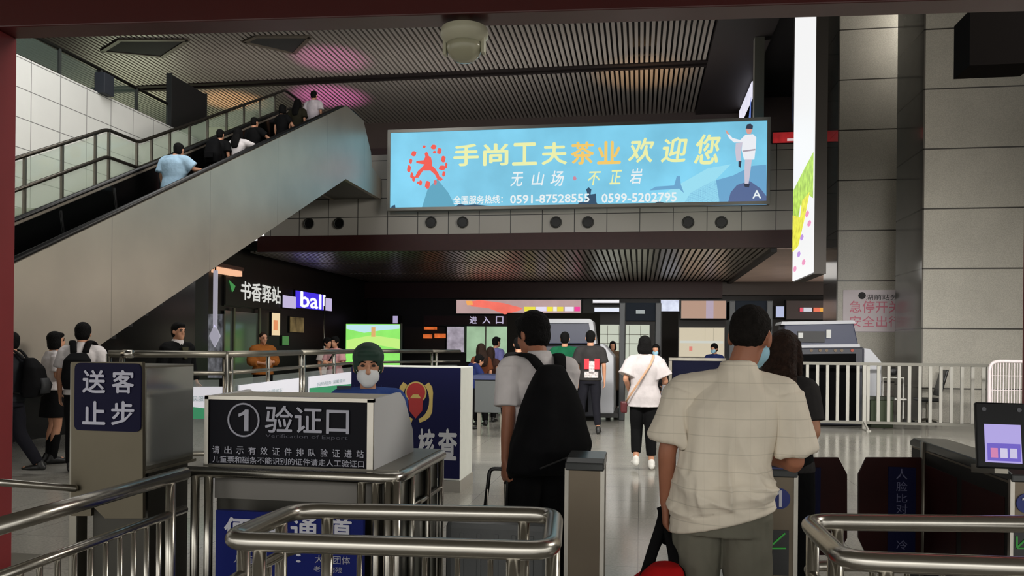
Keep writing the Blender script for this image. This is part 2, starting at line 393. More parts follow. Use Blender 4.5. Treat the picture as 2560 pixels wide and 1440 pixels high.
# ------------------------------------------------------------------ columns
GRAN = grid_mat('grey_granite', (172, 168, 157), (58, 55, 50), (0, 1.27), (0, .71), .03, rough=.32, axes='xz', noise_amt=.07, nscale=1.2, fine=.12)
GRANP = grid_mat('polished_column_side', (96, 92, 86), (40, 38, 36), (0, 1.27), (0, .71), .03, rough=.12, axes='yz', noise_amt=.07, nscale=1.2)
def column(label, x0, x1, y0, y1):
    t = Thing('granite_column', label, 'column')
    t.part('cladding', MB().box((x0+.03, y0, 0), (x1, y1, 10.95)), GRAN)
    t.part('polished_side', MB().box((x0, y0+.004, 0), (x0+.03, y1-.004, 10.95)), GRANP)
    t.done()
column('wide grey granite column at the right edge, nearer of two, behind the white railing', 5.9, 9.6, 18.16, 19.95)
column('narrower granite column further back carrying the pink lettered poster', 4.9, 6.75, 21.3, 22.8)
struct('trim_6', boxY(2424, 20, 2600, 160, 12.5, .6), mat('dark_beam_end', (15, 11, 10), .8, spec=.05))
single('slim_pillar', 'slim pale pillar rising behind the top right corner of the blue billboard', 'pillar', boxY(1885, 66, 1912, 330, 23.6, .3), mat('pale_pillar', (128, 126, 118), .5))

# ------------------------------------------------------------------ red steel portal and camera
t = Thing('steel_portal', 'dark red steel frame crossing the top and left edge of the view', 'frame')
L = P(40, 97, 5.35); R_ = P(2560, 30, 4.76); zb = (L.z+R_.z)/2; L.z = R_.z = zb
dr = (R_-L).normalized(); nr = V((dr.y, -dr.x, 0))
A0 = L-dr*1.2; B0 = R_+dr*1.2
t.part('beam', MB().prism([A0, A0+nr*.2, A0+nr*.2+V((0, 0, .75)), A0+V((0, 0, .75))], B0-A0), mat('portal_red', (74, 18, 18), .32, noise_amt=.06, nscale=2), bevel=.008)
cL = P(36, 760, 5.35); cL.z = 0; cR = P(2556, 760, 4.76); cR.z = 0
t.part('column', MB().prism([cL+nr*.2-nr*.0, cL, cL-dr*.3, cL-dr*.3+nr*.2], (0, 0, zb)), RED, bevel=.008)
t.part('column', MB().prism([cR+nr*.2, cR, cR+dr*.3, cR+dr*.3+nr*.2], (0, 0, zb)), RED, bevel=.008)
t.part('base_plate', MB().box(cL-V((.42, .1, 0)), cL+V((.08, .3, .015))), STEELD)
t.done()
cp = P(1160, 84, 5.0); cp.z = zb
bm = (L+(R_-L)*((cp-L).dot(dr)/(R_-L).length)); cp = bm+nr*.05; cp.z = zb
t = Thing('dome_camera', 'cream dome security camera hanging below the red beam', 'camera')
CREAM = mat('cream_plastic', (196, 194, 172), .35)
t.part('mount', MB().lathe(cp, [(.05, -.03), (.055, 0)]), CREAM, smooth='auto')
t.part('housing', MB().lathe(cp, [(.10, -.135), (.118, -.12), (.15, -.085), (.152, -.06), (.145, -.035), (.10, -.025)]), CREAM, smooth='auto')
t.part('dome', MB().lathe(cp, [(.012, -.245), (.06, -.232), (.095, -.20), (.112, -.16), (.112, -.13)]), mat('cream_dome', (176, 174, 150), .2), smooth=True)
for sx_ in (-1, 1):
    c = cp+V((sx_*.122, 0, -.15)); t.part('side_arm', MB().box(c-V((.012, .03, .045)), c+V((.012, .03, .05))), CREAM, bevel=.006)
t.done()

# ------------------------------------------------------------------ escalator
ESC = grid_mat('escalator_cladding', (178, 168, 154), (146, 138, 127), (2.7, 0), (1.3, 0), .014, rough=.36, axes='yz', noise_amt=.16, nscale=.55, metal=.6)
XE, YE0, SL = -7.67, 8.85, .473
def ztop(y): return 2.49+SL*(y-YE0)
def zbot(y): return 1.45+.453*(y-10.33)
YT = 20.04
t = Thing('escalator', 'long steel clad escalator climbing from the left to the upper floor', 'escalator')
zt = ztop(YT)
prof = [(6.6, 0.0), (6.6, ztop(6.6)), (YT, zt), (21.35, zt-.02), (22.0, zt-.75), (22.1, zt-1.15), (22.95, zt-1.35), (22.95, 5.86), (YT, 5.86), (7.2, 0.0)]
t.part('side_panel', MB().prism([(XE, y, z) for y, z in prof], (-.12, 0, 0)), ESC)
t.part('side_panel', MB().prism([(-9.13, y, z) for y, z in prof], (-.1, 0, 0)), ESC)
t.part('soffit', MB().prism([(XE-.12, YT, 5.88), (XE-.12, 22.95, 5.88), (-9.13, 22.95, 5.88), (-9.13, YT, 5.88)], (0, 0, .1)).prism([(XE-.12, 7.4, .15), (XE-.12, YT, 5.9), (-9.13, YT, 5.9), (-9.13, 7.4, .15)], (0, 0, .1)), mat('escalator_soffit', (110, 108, 102), .4, .8))
st = MB(); y = 7.4
while y < YT:
    z = ztop(y)-1.25; st.box((XE-.16, y, z-.5), (-9.1, y+.41, z)); y += .4
st.box((XE-.16, YT, zt-1.8), (-9.1, 22.9, zt-1.25))
t.part('steps', st, mat('escalator_steps', (58, 58, 58), .4, .8))
ib = [(6.6, ztop(6.6)-1.6), (6.6, ztop(6.6)-.04), (YT, zt-.04), (21.3, zt-.04), (21.3, zt-1.3), (YT, zt-1.6)]
t.part('balustrade', MB().prism([(XE-.125, y, z) for y, z in ib], (-.03, 0, 0)), BLACKG)
t.part('balustrade', MB().prism([(-9.13+.03, y, z) for y, z in ib], (-.03, 0, 0)), BLACKG)
for x in (XE-.07, -9.16):
    t.part('handrail', MB().tube(rpath([(x, 6.6, ztop(6.6)+.03), (x, YT, zt+.03), (x, 21.3, zt+.03), (x, 21.7, zt-.4)], .5), (.05, .035), 10, side=(1, 0, 0)), RUBBER, smooth=True)
jt = MB()
for y in (10.1, 11.4, 12.7, 14.0): jt.bar((-9.09, y, ztop(y)-.1), (-9.09, y+.18, ztop(y)-1.0), .012, .03, (0, 1, 0))
t.part('panel_joints', jt, mat('steel_joint', (150, 150, 150), .3, 1.0))
t.done()

# ------------------------------------------------------------------ stairs and their balustrade
def zst(y):
    if y < 12.8: return 3.87-.48*(12.8-y)
    if y < 13.7: return 3.87
    return 3.87+.475*(y-13.7)
mb = MB(); y = 5.0
while y < 19.99:
    if y < 12.75 or y >= 13.7: z = zst(y+.3); mb.box((-11.48, y, max(z-.6, 0)), (-9.3, y+.312, z)); y += .31
    else: mb.box((-11.48, 12.75, 3.2), (-9.3, 13.72, 3.87)); y = 13.7
t = Thing('staircase', 'grey stone staircase between the escalator and the white tiled wall', 'staircase')
t.part('steps', mb, mat('stair_stone', (138, 138, 122), .5, noise_amt=.08, nscale=4))
t.part('void_sheet', MB().prism([(-9.27, 7.0, 0), (-9.27, 7.0, zst(7.0)-.1), (-9.27, 12.8, 3.77), (-9.27, 13.7, 3.77), (-9.27, 15.6, zst(15.6)-.1), (-9.27, 15.6, 0)], (-.1, 0, 0)), mat('stair_void_dark', (14, 15, 15), .15))  # the black side sheet stands in for the dark void under the flight
t.done()
t = Thing('stair_balustrade', 'glass balustrade with two dark handrails along the staircase', 'balustrade')
XS = -9.32
def rail_line(h): return [(XS, 9.0, zst(9.0)+h), (XS, 12.8, 3.87+h), (XS, 13.7, 3.87+h), (XS, 19.9, zst(19.9)+h), (XS, 20.6, zst(19.9)+h)]
DARKRAIL = mat('dark_handrail', (66, 62, 56), .35, .8)
t.part('handrail', MB().tube(rpath(rail_line(1.40), .12), .032, 8), DARKRAIL, smooth=True)
t.part('handrail', MB().tube(rpath(rail_line(.92), .12), .032, 8), DARKRAIL, smooth=True)
ys = [9.3, 10.1, 10.9, 11.7, 12.5, 12.85, 13.65, 14.1, 14.7, 15.4, 16.1, 16.9, 17.7, 18.5, 19.3]
for y in ys:
    t.part('post', MB().box((XS-.02, y-.02, zst(y)), (XS+.02, y+.02, zst(y)+1.38)), STEELD)
for a, b in zip(ys[:-1], ys[1:]):
    if b-a < .3: continue
    t.part('glass_panel', MB().prism([(XS, a+.05, zst(a+.05)+.1), (XS, b-.05, zst(b-.05)+.1), (XS, b-.05, zst(b-.05)+1.34), (XS, a+.05, zst(a+.05)+1.34)], (-.01, 0, 0)), GLASS)
t.done()
t = Thing('gallery_balustrade', 'dark railed glass balustrade along the top of the white tiled wall', 'balustrade')
zr = 7.42
t.part('handrail', MB().tube([(-11.6, 7.5, zr), (-11.6, 18.2, zr)], .035, 8), mat('gallery_rail', (40, 40, 36), .4, .5), smooth=True)
gy = [8.2+k*1.25 for k in range(9)]
for y in gy: t.part('post', MB().box((-11.63, y-.03, 6.86), (-11.57, y+.03, zr)), mat('gallery_post', (74, 78, 76), .4, .5))
for a, b in zip(gy[:-1], gy[1:]): t.part('glass_panel', MB().box((-11.605, a+.05, 6.92), (-11.595, b-.05, zr-.06)), mat('smoked_glass', (90, 104, 96), .05, alpha=.3))
t.done()
q0 = aX(425, 190, -11.55); q1 = aX(512, 190, -11.55)
t = Thing('black_board', 'large black board standing at the end of the white tiled wall', 'board')
t.part('board', MB().box((-11.62, q0.y, 6.86), (-11.5, q1.y, 8.15)), mat('matt_black', (22, 23, 22), .6))
for yy_ in (q0.y-.03, q1.y): t.part('frame_side', MB().box((-11.63, yy_, 6.86), (-11.49, yy_+.03, 8.18)), mat('dark_frame', (40, 42, 42), .5))
t.done()
s0 = aX(246, 215, -11.6)
t = Thing('loudspeaker', 'small dark box loudspeaker mounted on the gallery rail above the tiled wall', 'loudspeaker')
t.part('cabinet', MB().box(s0+V((.02, -.16, -.2)), s0+V((.26, .16, .24))), mat('speaker_grey', (40, 44, 52), .6), bevel=.01)
t.part('bracket', MB().box(s0+V((-.04, -.04, -.05)), s0+V((.02, .04, .34))), BLACK)
t.done()
# dark openings in the upper ceiling
for lab, pts in (('dark square ceiling opening left of the pink glow, further left of two', [(255, 128), (300, 100), (470, 100), (405, 142)]), ('dark ceiling opening beside the pink lit slats, right of two', [(610, 105), (640, 92), (775, 92), (735, 133)])):
    ps = [aZ(x, y, 10.48) for x, y in pts]
    t = Thing('ceiling_opening', lab, 'ceiling opening', 'ceiling openings')
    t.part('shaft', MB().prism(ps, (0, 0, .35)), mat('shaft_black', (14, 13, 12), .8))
    fr = MB()
    for i in range(4): fr.bar(ps[i], ps[(i+1) % 4], .12, .05)
    t.part('frame', fr, mat('opening_frame', (96, 88, 78), .5, .5)); t.done()

# ------------------------------------------------------------------ round air nozzles in the fascia
ordn = ['first', 'second', 'third', 'fourth', 'fifth', 'sixth', 'seventh', 'eighth']
for i, px in enumerate((773, 848, 1078, 1157, 1390, 1470, 1720, 1803)):
    c = aY(px, 559 if px < 1000 else 556, 23.0); c.y = 22.99
    t = Thing('air_nozzle', f'round dark air nozzle in the tiled fascia under the billboard, {ordn[i]} from the left', 'air nozzle', 'air nozzles in the fascia')
    t.part('ring', MB().tube([c+V((.15*math.cos(a*math.pi/12), -.02, .15*math.sin(a*math.pi/12))) for a in range(24)], .022, 6, closed=True), mat('nozzle_ring', (70, 70, 68), .4, .6), smooth=True)
    t.part('throat', MB().disc(c, .14, (0, -1, 0), .02), BLACK); t.done()

# ------------------------------------------------------------------ billboard
YB = 22.7
t = Thing('billboard', 'long bright blue lightbox billboard with yellow lettering above the hall', 'billboard')
fa = aY(967, 527, YB); fb = aY(1927, 292, YB)
x0, z0, x1, z1 = fa.x, fa.z, fb.x, fb.z
fm = .09
t.part('frame', MB().box((x0, YB, z0), (x1, YB+.26, z0+fm)).box((x0, YB, z1-fm), (x1, YB+.26, z1)).box((x0, YB, z0+fm), (x0+fm, YB+.26, z1-fm)).box((x1-fm, YB, z0+fm), (x1, YB+.26, z1-fm)), mat('billboard_frame', (140, 138, 132), .35, .7))
face = t.part('face', MB().box((x0+fm, YB+.04, z0+fm), (x1-fm, YB+.24, z1-fm)), glow('billboard_blue', (128, 206, 236), .95, amt=.16, sc_=.55))
W_, H_ = x1-x0, z1-z0
def bb(px, py):  # picture pixel in the billboard -> point on its face
    u = (px-967)/960; top = 297-10*u; bot = 532-15*u; vv = (bot-py)/(bot-top); return V((x0+u*W_, 0, z0+vv*H_))
def bpoly(pts, lay, m, name, parent=face):
    return t.part(name, MB().prism([(bb(*p).x, YB+.04, bb(*p).z) for p in pts], (0, -.004*lay, 0)), m, parent)
def btext(s, r, m, lay, name='lettering', **k):
    a = bb(r[0], r[3]); b = bb(r[2], r[1]); mbx = text(s, (a.x, YB+.04-.004*lay, a.z), (1, 0, 0), (0, 0, 1), w=b.x-a.x, h=b.z-a.z, **k); t.part(name, mbx, m, face)
def gl(n, c, s=.95): return glow(n, c, s)
YEL = gl('ad_yellow', (240, 244, 176)); ORG = gl('ad_orange', (248, 206, 110)); WHT = gl('ad_white', (236, 244, 246)); REDL = gl('ad_red', (246, 92, 80))
MTB = gl('ad_mountain', (112, 172, 214), .9); MTD = gl('ad_rock', (92, 112, 158), .85); PAL = gl('ad_mist', (158, 226, 246)); INK = gl('ad_ink', (52, 84, 112), .8); INK2 = gl('ad_soft_ink', (98, 172, 200), .9)
bpoly([(1720, 520), (1740, 485), (1790, 455), (1840, 440), (1885, 415), (1918, 412), (1920, 518)], 1, MTB, 'mountain')
bpoly([(1625, 519), (1700, 470), (1780, 420), (1835, 410), (1800, 450), (1810, 517)], 1, PAL, 'mist')
bpoly([(1060, 524), (1075, 470), (1100, 440), (1130, 480), (1150, 523)], 1, INK2, 'mountain')
bpoly([(1828, 517), (1835, 485), (1850, 465), (1880, 455), (1905, 475), (1920, 497), (1920, 516)], 2, MTD, 'rock')
bpoly([(1145, 522), (1160, 512), (1175, 516), (1200, 514), (1235, 518), (1290, 521)], 2, INK, 'shore')
bpoly([(1462, 519), (1466, 510), (1480, 508), (1488, 490), (1484, 474), (1490, 468), (1497, 474), (1495, 488), (1508, 486), (1510, 510), (1516, 519)], 2, INK, 'pine')
bpoly([(1640, 478), (1655, 468), (1700, 465), (1706, 440), (1714, 440), (1716, 462), (1724, 486), (1712, 474)], 2, MTB, 'pine')
bpoly([(975, 528), (980, 517), (988, 514), (990, 527)], 2, INK, 'pine'); bpoly([(1640, 517), (1665, 508), (1690, 516)], 2, INK, 'boat')
# round emblem: red figure inside a ring of blots
cxm, cym = 1073, 402
for k, (a, r, rx, ry) in enumerate([(100, 1, 5, 4), (70, 1.02, 9, 7), (48, 1, 7, 9), (140, .98, 8, 8), (20, .95, 7, 10), (165, .95, 5, 8), (-8, .85, 11, 7), (188, 1.02, 6, 11), (0, 1.05, 4, 9), (210, .98, 5, 9), (-25, 1.02, 5, 8), (222, 1, 5, 8), (-62, .98, 5, 7), (-88, .98, 8, 12), (-112, .95, 5, 8), (240, 1.0, 4, 4), (60, .8, 5, 4), (-42, 1.0, 5, 5)]):
    x = cxm+48*r*math.cos(math.radians(a)); y = cym-56*r*math.sin(math.radians(a))
    bpoly([(x+rx*math.cos(q*math.pi/4+.3)*(1 if q % 2 else .75), y+ry*math.sin(q*math.pi/4+.3)) for q in range(8)], 1, REDL, 'emblem_blot')
bpoly([(1066, 366), (1071, 362), (1076, 366), (1077, 374), (1083, 378), (1086, 392), (1086, 402), (1094, 410), (1103, 424), (1108, 440), (1116, 440), (1110, 446), (1102, 444), (1094, 428), (1082, 416), (1062, 416), (1050, 436), (1040, 436), (1048, 418), (1060, 406), (1066, 398), (1044, 394), (1044, 388), (1064, 386), (1068, 376)], 2, REDL, 'emblem_figure')
for i, (ch, xa, xb) in enumerate((('手', 1144, 1208), ('尚', 1222, 1284), ('工', 1297, 1358), ('夫', 1372, 1434), ('茶', 1446, 1502), ('业', 1512, 1568))):
    btext(ch, (xa, 343, xb, 404), ORG if ch in '茶业' else YEL, 3, bold=.022)
for ch, r in (('欢', (1588, 336, 1650, 402)), ('迎', (1668, 336, 1730, 402)), ('您', (1748, 330, 1810, 408))): btext(ch, r, YEL, 3, bold=.022, shear=.15)
for ch, r, m in (('无', (1292, 424, 1324, 464), WHT), ('山', (1346, 424, 1378, 462), WHT), ('场', (1394, 422, 1428, 464), WHT), ('不', (1488, 425, 1520, 462), YEL), ('正', (1542, 422, 1572, 460), YEL), ('岩', (1592, 418, 1622, 460), WHT)): btext(ch, r, m, 3, bold=.012, shear=.2)
bpoly([(1455+5*math.cos(k), 443+6*math.sin(k)) for k in range(6)], 2, gl('ad_pink', (206, 140, 160)), 'dot')
btext('全国服务热线：', (1144, 488, 1272, 513), WHT, 3, bold=.02); btext('0591-87528555', (1292, 486, 1492, 512), WHT, 3, bold=.02); btext('0599-5202795', (1523, 484, 1706, 511), WHT, 3, bold=.02)
btext('A', (1887, 480, 1906, 501), WHT, 4, bold=.02)
# man in white on the poster: flat print
SKP = gl('ad_skin', (222, 160, 148)); PNT = gl('ad_trouser', (206, 200, 216)); SH = gl('ad_white_suit', (240, 242, 248)); DK = gl('ad_dark', (56, 62, 82), .8)
bpoly([(1869, 318), (1873, 306), (1881, 306), (1885, 318), (1881, 330), (1873, 330)], 3, SKP, 'printed_figure'); bpoly([(1869, 316), (1872, 305), (1880, 303), (1886, 309), (1885, 318)], 4, DK, 'printed_figure')
bpoly([(1868, 333), (1886, 331), (1894, 340), (1893, 366), (1890, 398), (1866, 398), (1860, 372), (1862, 352), (1842, 352), (1830, 340), (1825, 328), (1830, 330), (1838, 340), (1856, 346)], 3, SH, 'printed_figure')
bpoly([(1846, 354), (1862, 352), (1858, 380), (1858, 402), (1848, 402), (1845, 375)], 3, PNT, 'printed_figure'); bpoly([(1853, 402), (1860, 402), (1858, 420), (1853, 416)], 3, DK, 'printed_figure')
bpoly([(1868, 398), (1884, 398), (1881, 430), (1877, 462), (1868, 462), (1867, 430)], 3, PNT, 'printed_figure'); bpoly([(1866, 462), (1880, 462), (1878, 472), (1868, 470)], 4, DK, 'printed_figure')
bpoly([(1862, 374), (1892, 370), (1892, 374), (1863, 378)], 4, gl('ad_belt', (170, 160, 172)), 'printed_figure')
bpoly([(1824, 328), (1821, 318), (1826, 322), (1831, 332)], 4, SKP, 'printed_figure')
t.done()

# ------------------------------------------------------------------ tall hanging lightbox and other signs on the right
XL = 3.7
ya = aX(2035, 500, XL).y; yb = aX(1985, 500, XL).y; zl = aX(2033, 681, XL).z
t = Thing('lightbox_banner', 'tall white lit banner with green and yellow flowers at its foot', 'banner')
t.part('casing', MB().box((XL+.01, ya-.02, zl-.03), (XL+.26, yb+.02, 10.4)), mat('lightbox_case', (60, 56, 52), .4, .5))
f = t.part('face', MB().box((XL-.02, ya, zl), (XL+.01, yb, 10.4)), glow('banner_white', (244, 244, 244), 1.0))
def lpoly(pts, lay, m):
    ps = []
    for u, z in pts: ps.append((XL-.02, yb+(ya-yb)*u, z))
    t.part('printed_flowers', MB().prism(ps, (-.004*lay, 0, 0)), m, f)
lpoly([(0, 4.75), (.1, 4.65), (.3, 4.6), (.4, 4.9), (.6, 4.7), (.75, 5.0), (1, 4.8), (1, 5.8), (.6, 5.65), (0, 5.4)], 1, glow('leaf_green', (186, 222, 90), 1.0, amt=.3, sc_=6))
lpoly([(0, 3.9), (.3, 3.95), (.62, 4.5), (.85, 5.0), (.5, 4.95), (.4, 4.6), (0, 4.8)], 2, glow('flower_yellow', (240, 232, 80), 1.0, amt=.25, sc_=8))
for u, z, c in ((.75, 4.55, 'r'), (.85, 4.3, 'r'), (.5, 4.1, 'p'), (.35, 3.75, 'p'), (.15, 3.45, 'r'), (.6, 3.5, 'r')):
    lpoly([(u+.08*math.cos(q*1.05), z+.07*math.sin(q*1.05)) for q in range(6)], 3, glow('petal_pink', (236, 150, 190), 1.0) if c == 'r' else glow('petal_lilac', (190, 150, 226), 1.0))
t.done()
q = aX(1880, 200, 3.55); q2 = aX(1848, 290, 3.55)
t = Thing('wall_lightbox', 'small white and blue lit sign on the side wall above the billboard corner', 'sign')
t.part('casing', MB().box((3.58, q.y, q2.z-.4), (3.7, q2.y, q.z)), BLACK)
t.part('face', MB().box((3.55, q.y+.03, q2.z-.4), (3.58, q2.y-.03, q.z-.03)), glow('pale_sign', (232, 230, 248), 1.0, amt=.1, sc_=1))
t.part('printed_shape', MB().prism([(3.548, q.y+.15, q.z-.5), (3.548, q.y+.8, q.z-1.2), (3.548, q.y+.2, q.z-1.4)], (-.004, 0, 0)), glow('pale_sign_blue', (110, 140, 220), .9)); t.done()
t = Thing('led_ticker', 'red scrolling display strip high on the polished granite wall', 'display')
t.part('casing', boxY(1930, 326, 2090, 358, 22.98, .07), BLACK); t.part('screen', boxY(1932, 329, 2088, 355, 22.96, .02), glow('ticker_red', (150, 34, 36), .9, amt=.3, sc_=5))
t.part('lit_text', boxY(1968, 346, 1992, 352, 22.95, .01).add([], []), glow('ticker_white', (220, 190, 190), .9)); t.done()
t = Thing('poster', 'white poster with black heading and two rows of pink characters on granite column', 'poster')
YP = 21.27
t.part('sheet', boxY(2107, 725, 2262, 829, YP, .02), mat('poster_white', (214, 204, 208), .6))
t.part('heading', textY('湖前站务 提示', 2165, 736, 2290, 750, YP-.004), mat('poster_black', (40, 38, 42), .7))
t.part('logo', MB().disc(aY(2155, 739, YP-.001), .09, (0, -1, 0), .004).add([], []), mat('poster_black', (40, 38, 42), .7))
PK = mat('poster_pink', (214, 128, 146), .7)
t.part('lettering', textY('急停开关', 2124, 752, 2252, 782, YP-.004, bold=.01), PK); t.part('lettering', textY('安全出行', 2124, 790, 2252, 818, YP-.004, bold=.005), PK); t.done()

# ================================================================== FAR LOWER HALL
def panel(name, label, cat, x0, y0, x1, y1, Y, m, dep=.08, frame=None, extra=None, group=None):
    t = Thing(name, label, cat, group)
    i = t.part('face', boxY(x0, y0, x1, y1, Y, .02), m)
    t.part('casing', boxY(x0-2, y0-2, x1+2, y1+2, Y+.02, dep if Y < 33 else 34.99-Y-.02), frame or BLACK)
    if extra: extra(t, i)
    return t.done()
def stripes(t, i):
    for a, b, c in ((1310, 1338, (232, 222, 70)), (1340, 1366, (226, 220, 240)), (1368, 1382, (240, 226, 60)), (1383, 1392, (240, 236, 220)), (1393, 1408, (232, 214, 70)), (1412, 1434, (232, 226, 238)), (1436, 1450, (240, 60, 150))):
        t.part('lit_word', boxY(a, 767, b, 778, 34.42, .03), glow('bar_%d' % a, c, 1.0), i)
    t.part('lit_ribbon', polyY([(1165, 755), (1200, 750), (1260, 758), (1306, 770), (1300, 776), (1262, 786), (1220, 770), (1180, 766)], 34.42, .03), glow('ribbon_red', (246, 116, 100), 1.0, amt=.12, sc_=1.5), i)
    t.part('lit_ribbon', polyY([(1164, 752), (1180, 752), (1182, 762), (1168, 763)], 34.4, .02), glow('ribbon_amber', (244, 170, 90), 1.0), i)
panel('led_screen', 'long pinkish screen with red ribbon and coloured words over the security check', 'screen', 1141, 750, 1452, 784, 34.45, glow('screen_pink', (190, 160, 158), .9, amt=.12, sc_=1), extra=stripes)
panel('light_strip', 'white light strip left of the first metal detector arch', 'light', 1482, 750, 1548, 757, 34.45, glow('strip_white', (238, 236, 240), 1.0))
panel('light_strip', 'bluish white light strip just below another left of the first detector arch', 'light', 1486, 769, 1548, 779, 34.45, glow('strip_blue', (226, 232, 246), 1.0))
panel('lit_panel', 'white and blue lit panel between the two detector arches', 'sign', 1652, 750, 1698, 778, 34.4, glow('panel_bluewhite', (214, 220, 244), 1.0, amt=.2, sc_=3))
panel('lit_panel', 'beige and lilac lit display panel right of the white woman under the dark beam', 'sign', 1703, 752, 1815, 796, 34.4, glow('panel_beige', (188, 152, 132), .85), extra=lambda t, i: t.part('lilac_stripe', boxY(1765, 752, 1784, 796, 34.37, .03), glow('panel_lilac', (186, 168, 186), .85), i))
def dots(t, i):
    t.part('red_mark', boxY(1723, 866, 1731, 877, 34.45, .03), glow('mark_red', (226, 130, 116), .9), i)
    t.part('horizontal_band', boxY(1699, 852, 1808, 858, 34.47, .02), glow('band_pale', (214, 216, 206), .85), i)
    for x in (1762, 1783): t.part('seam', boxY(x, 821, x+1.2, 852, 34.47, .02), glow('seam', (176, 166, 144), .8), i)
panel('cream_board', 'cream backlit board with one red mark between the detector arches', 'board', 1698, 820, 1810, 892, 34.5, glow('cream_lit', (212, 200, 174), .9), extra=dots, frame=mat('pale_frame', (170, 166, 156), .5))
def grid(t, i):
    for x in (1518, 1545, 1572, 1600): t.part('mullion', boxY(x, 814, x+2, 900, 34.7, .03), mat('mullion', (150, 152, 140), .5), i)
    for y in (835, 858): t.part('rail', boxY(1492, y, 1622, y+2, 34.7, .03), mat('mullion', (150, 152, 140), .5), i)
panel('lit_partition', 'pale lit glass partition seen through the first detector arch', 'partition', 1492, 812, 1624, 905, 34.75, glow('partition_pale', (206, 212, 194), .85), extra=grid)
panel('glass_partition', 'pale green lit glass partition below the purple lettered entrance sign', 'partition', 1166, 816, 1268, 905, 34.75, glow('partition_green', (172, 204, 168), .8, amt=.3, sc_=.8), extra=lambda t, i: t.part('mullion', boxY(1212, 816, 1216, 905, 34.72, .03).add(*[[], []]), mat('mullion', (150, 152, 140), .5), i))
def sgn(t, i):
    for ch, a, b in (('进', 1174, 1192), ('入', 1206, 1226), ('口', 1240, 1258)): t.part('lettering', textY(ch, a, 791, b, 809, 34.66, bold=.02), glow('entry_white', (206, 196, 226), .8), i)
panel('entrance_sign', 'dark maroon sign with three pale characters above the green glass partition', 'sign', 1060, 790, 1300, 813, 34.7, mat('maroon_sign', (44, 14, 20), .5), extra=sgn)
def orangex(t, i):
    for a, b, c, d in ((1060, 817, 1092, 824), (1058, 836, 1080, 846), (1086, 834, 1114, 845)): t.part('lamp_glow', boxY(a, b, c, d, 34.55, .03), glow('shop_orange', (214, 104, 48), .9, amt=.3, sc_=5), i)
panel('shop_display', 'dim shop display with glowing orange lamps right of the green screen', 'display', 1010, 819, 1112, 880, 34.6, mat('shop_brown', (40, 28, 22), .5), extra=orangex)
panel('poster_stand', 'pale narrow poster right of the orange shop lamps', 'poster', 1117, 817, 1160, 880, 34.55, glow('poster_pale', (186, 176, 190), .7, amt=.35, sc_=3))
def field(t, i):
    t.part('printed_sky', polyY([(866, 812), (998, 812), (998, 822), (950, 826), (910, 832), (866, 822)], 26.96, .03), glow('screen_sky', (190, 230, 236), 1.0), i)
    t.part('printed_field', polyY([(866, 850), (930, 838), (999, 848), (999, 872), (940, 862), (866, 880)], 26.96, .03), glow('screen_lime', (196, 240, 130), 1.0), i)
    t.part('printed_mark', boxY(928, 818, 938, 842, 26.93, .03), glow('screen_orange', (222, 176, 112), 1.0), i)
    for x in (884, 980): a = aY(x, 912, 27.0); t.part('stand_leg', MB().box((a.x-.05, 27.05, 0), (a.x+.05, 27.15, a.z)), BLACK)
panel('advert_screen', 'bright green glowing advertising screen behind the seated guard', 'screen', 864, 810, 1000, 912, 27.0, glow('screen_green', (140, 226, 104), 1.05, amt=.12, sc_=1.2), extra=field, dep=.2)
panel('small_sign', 'tiny lilac lit sign above the right corner of the green screen', 'sign', 982, 790, 994, 810, 34.5, glow('sign_lilac', (178, 166, 206), .9))
# dark box row behind the x-ray machines
single('dark_hoarding', 'plain dark brown hoarding behind the left x-ray machine', 'hoarding', boxY(1266, 782, 1500, 1000, 22.4, .15), mat('hoarding', (22, 19, 16), .7, spec=.1))
single('dark_pillar', 'dark square pillar right of the white shirted woman', 'pillar', boxY(1654, 778, 1696, 990, 21.5, .5), mat('hoarding', (22, 19, 16), .7, spec=.1))
def tick(t, i):
    for a, b, c in ((2000, 2008, (232, 90, 110)), (2009, 2030, (214, 214, 222)), (2034, 2050, (240, 120, 90)), (2050, 2062, (240, 170, 70)), (2062, 2082, (236, 130, 100))): t.part('lit_word', boxY(a, 769, b, 779, 34.45, .03), glow('tick_%d' % a, c, .9), i)
panel('ticker_display', 'grey board with a red and orange running text above the right x-ray machine', 'display', 1966, 752, 2088, 798, 34.5, mat('ticker_grey', (84, 76, 76), .5), extra=tick)
panel('small_sign', 'small pale blue lit sign just right of the second detector arch', 'sign', 1940, 766, 1960, 793, 34.4, glow('sign_paleblue', (186, 194, 226), .9))
# cream lower wall right of the machines
struct('wall_right.002', boxY(2100, 700, 2260, 1010, 24.6, .2), mat('cream_wall', (206, 190, 166), .6))

# ------------------------------------------------------------------ shop row on the left, below the upper floor
XW = -12.3
struct('wall_left.002', MB().box((XW-.2, 20.0, 0), (XW, 35, 4.5)), mat('shop_wall', (16, 16, 16), .35))
def onX(x0, y0, x1, y1, m, name, label, cat, X=XW+.05, dep=.03, letters=None, lm=None, lr=None, frame=True):
    t = Thing(name, label, cat); a = aX(x0, y0, X); c = aX(x0, y1, X); b = aX(x1, (y0+y1)/2, X)
    i = t.part('face', MB().box((X, a.y, c.z), (X+dep, b.y, a.z)), m)
    if frame: t.part('casing', MB().box((X-.06, a.y-.03, c.z-.03), (X, b.y+.03, a.z+.03)), BLACK)
    if letters:
        u0, u1, v0, v1 = lr; H = a.z-c.z; W = b.y-a.y
        t.part('lettering', text(letters, (X+dep+.004, a.y+W*u0, c.z+H*v0), (0, 1, 0), (0, 0, 1), w=W*(u1-u0), h=H*(v1-v0), bold=.02), lm, i)
    return t
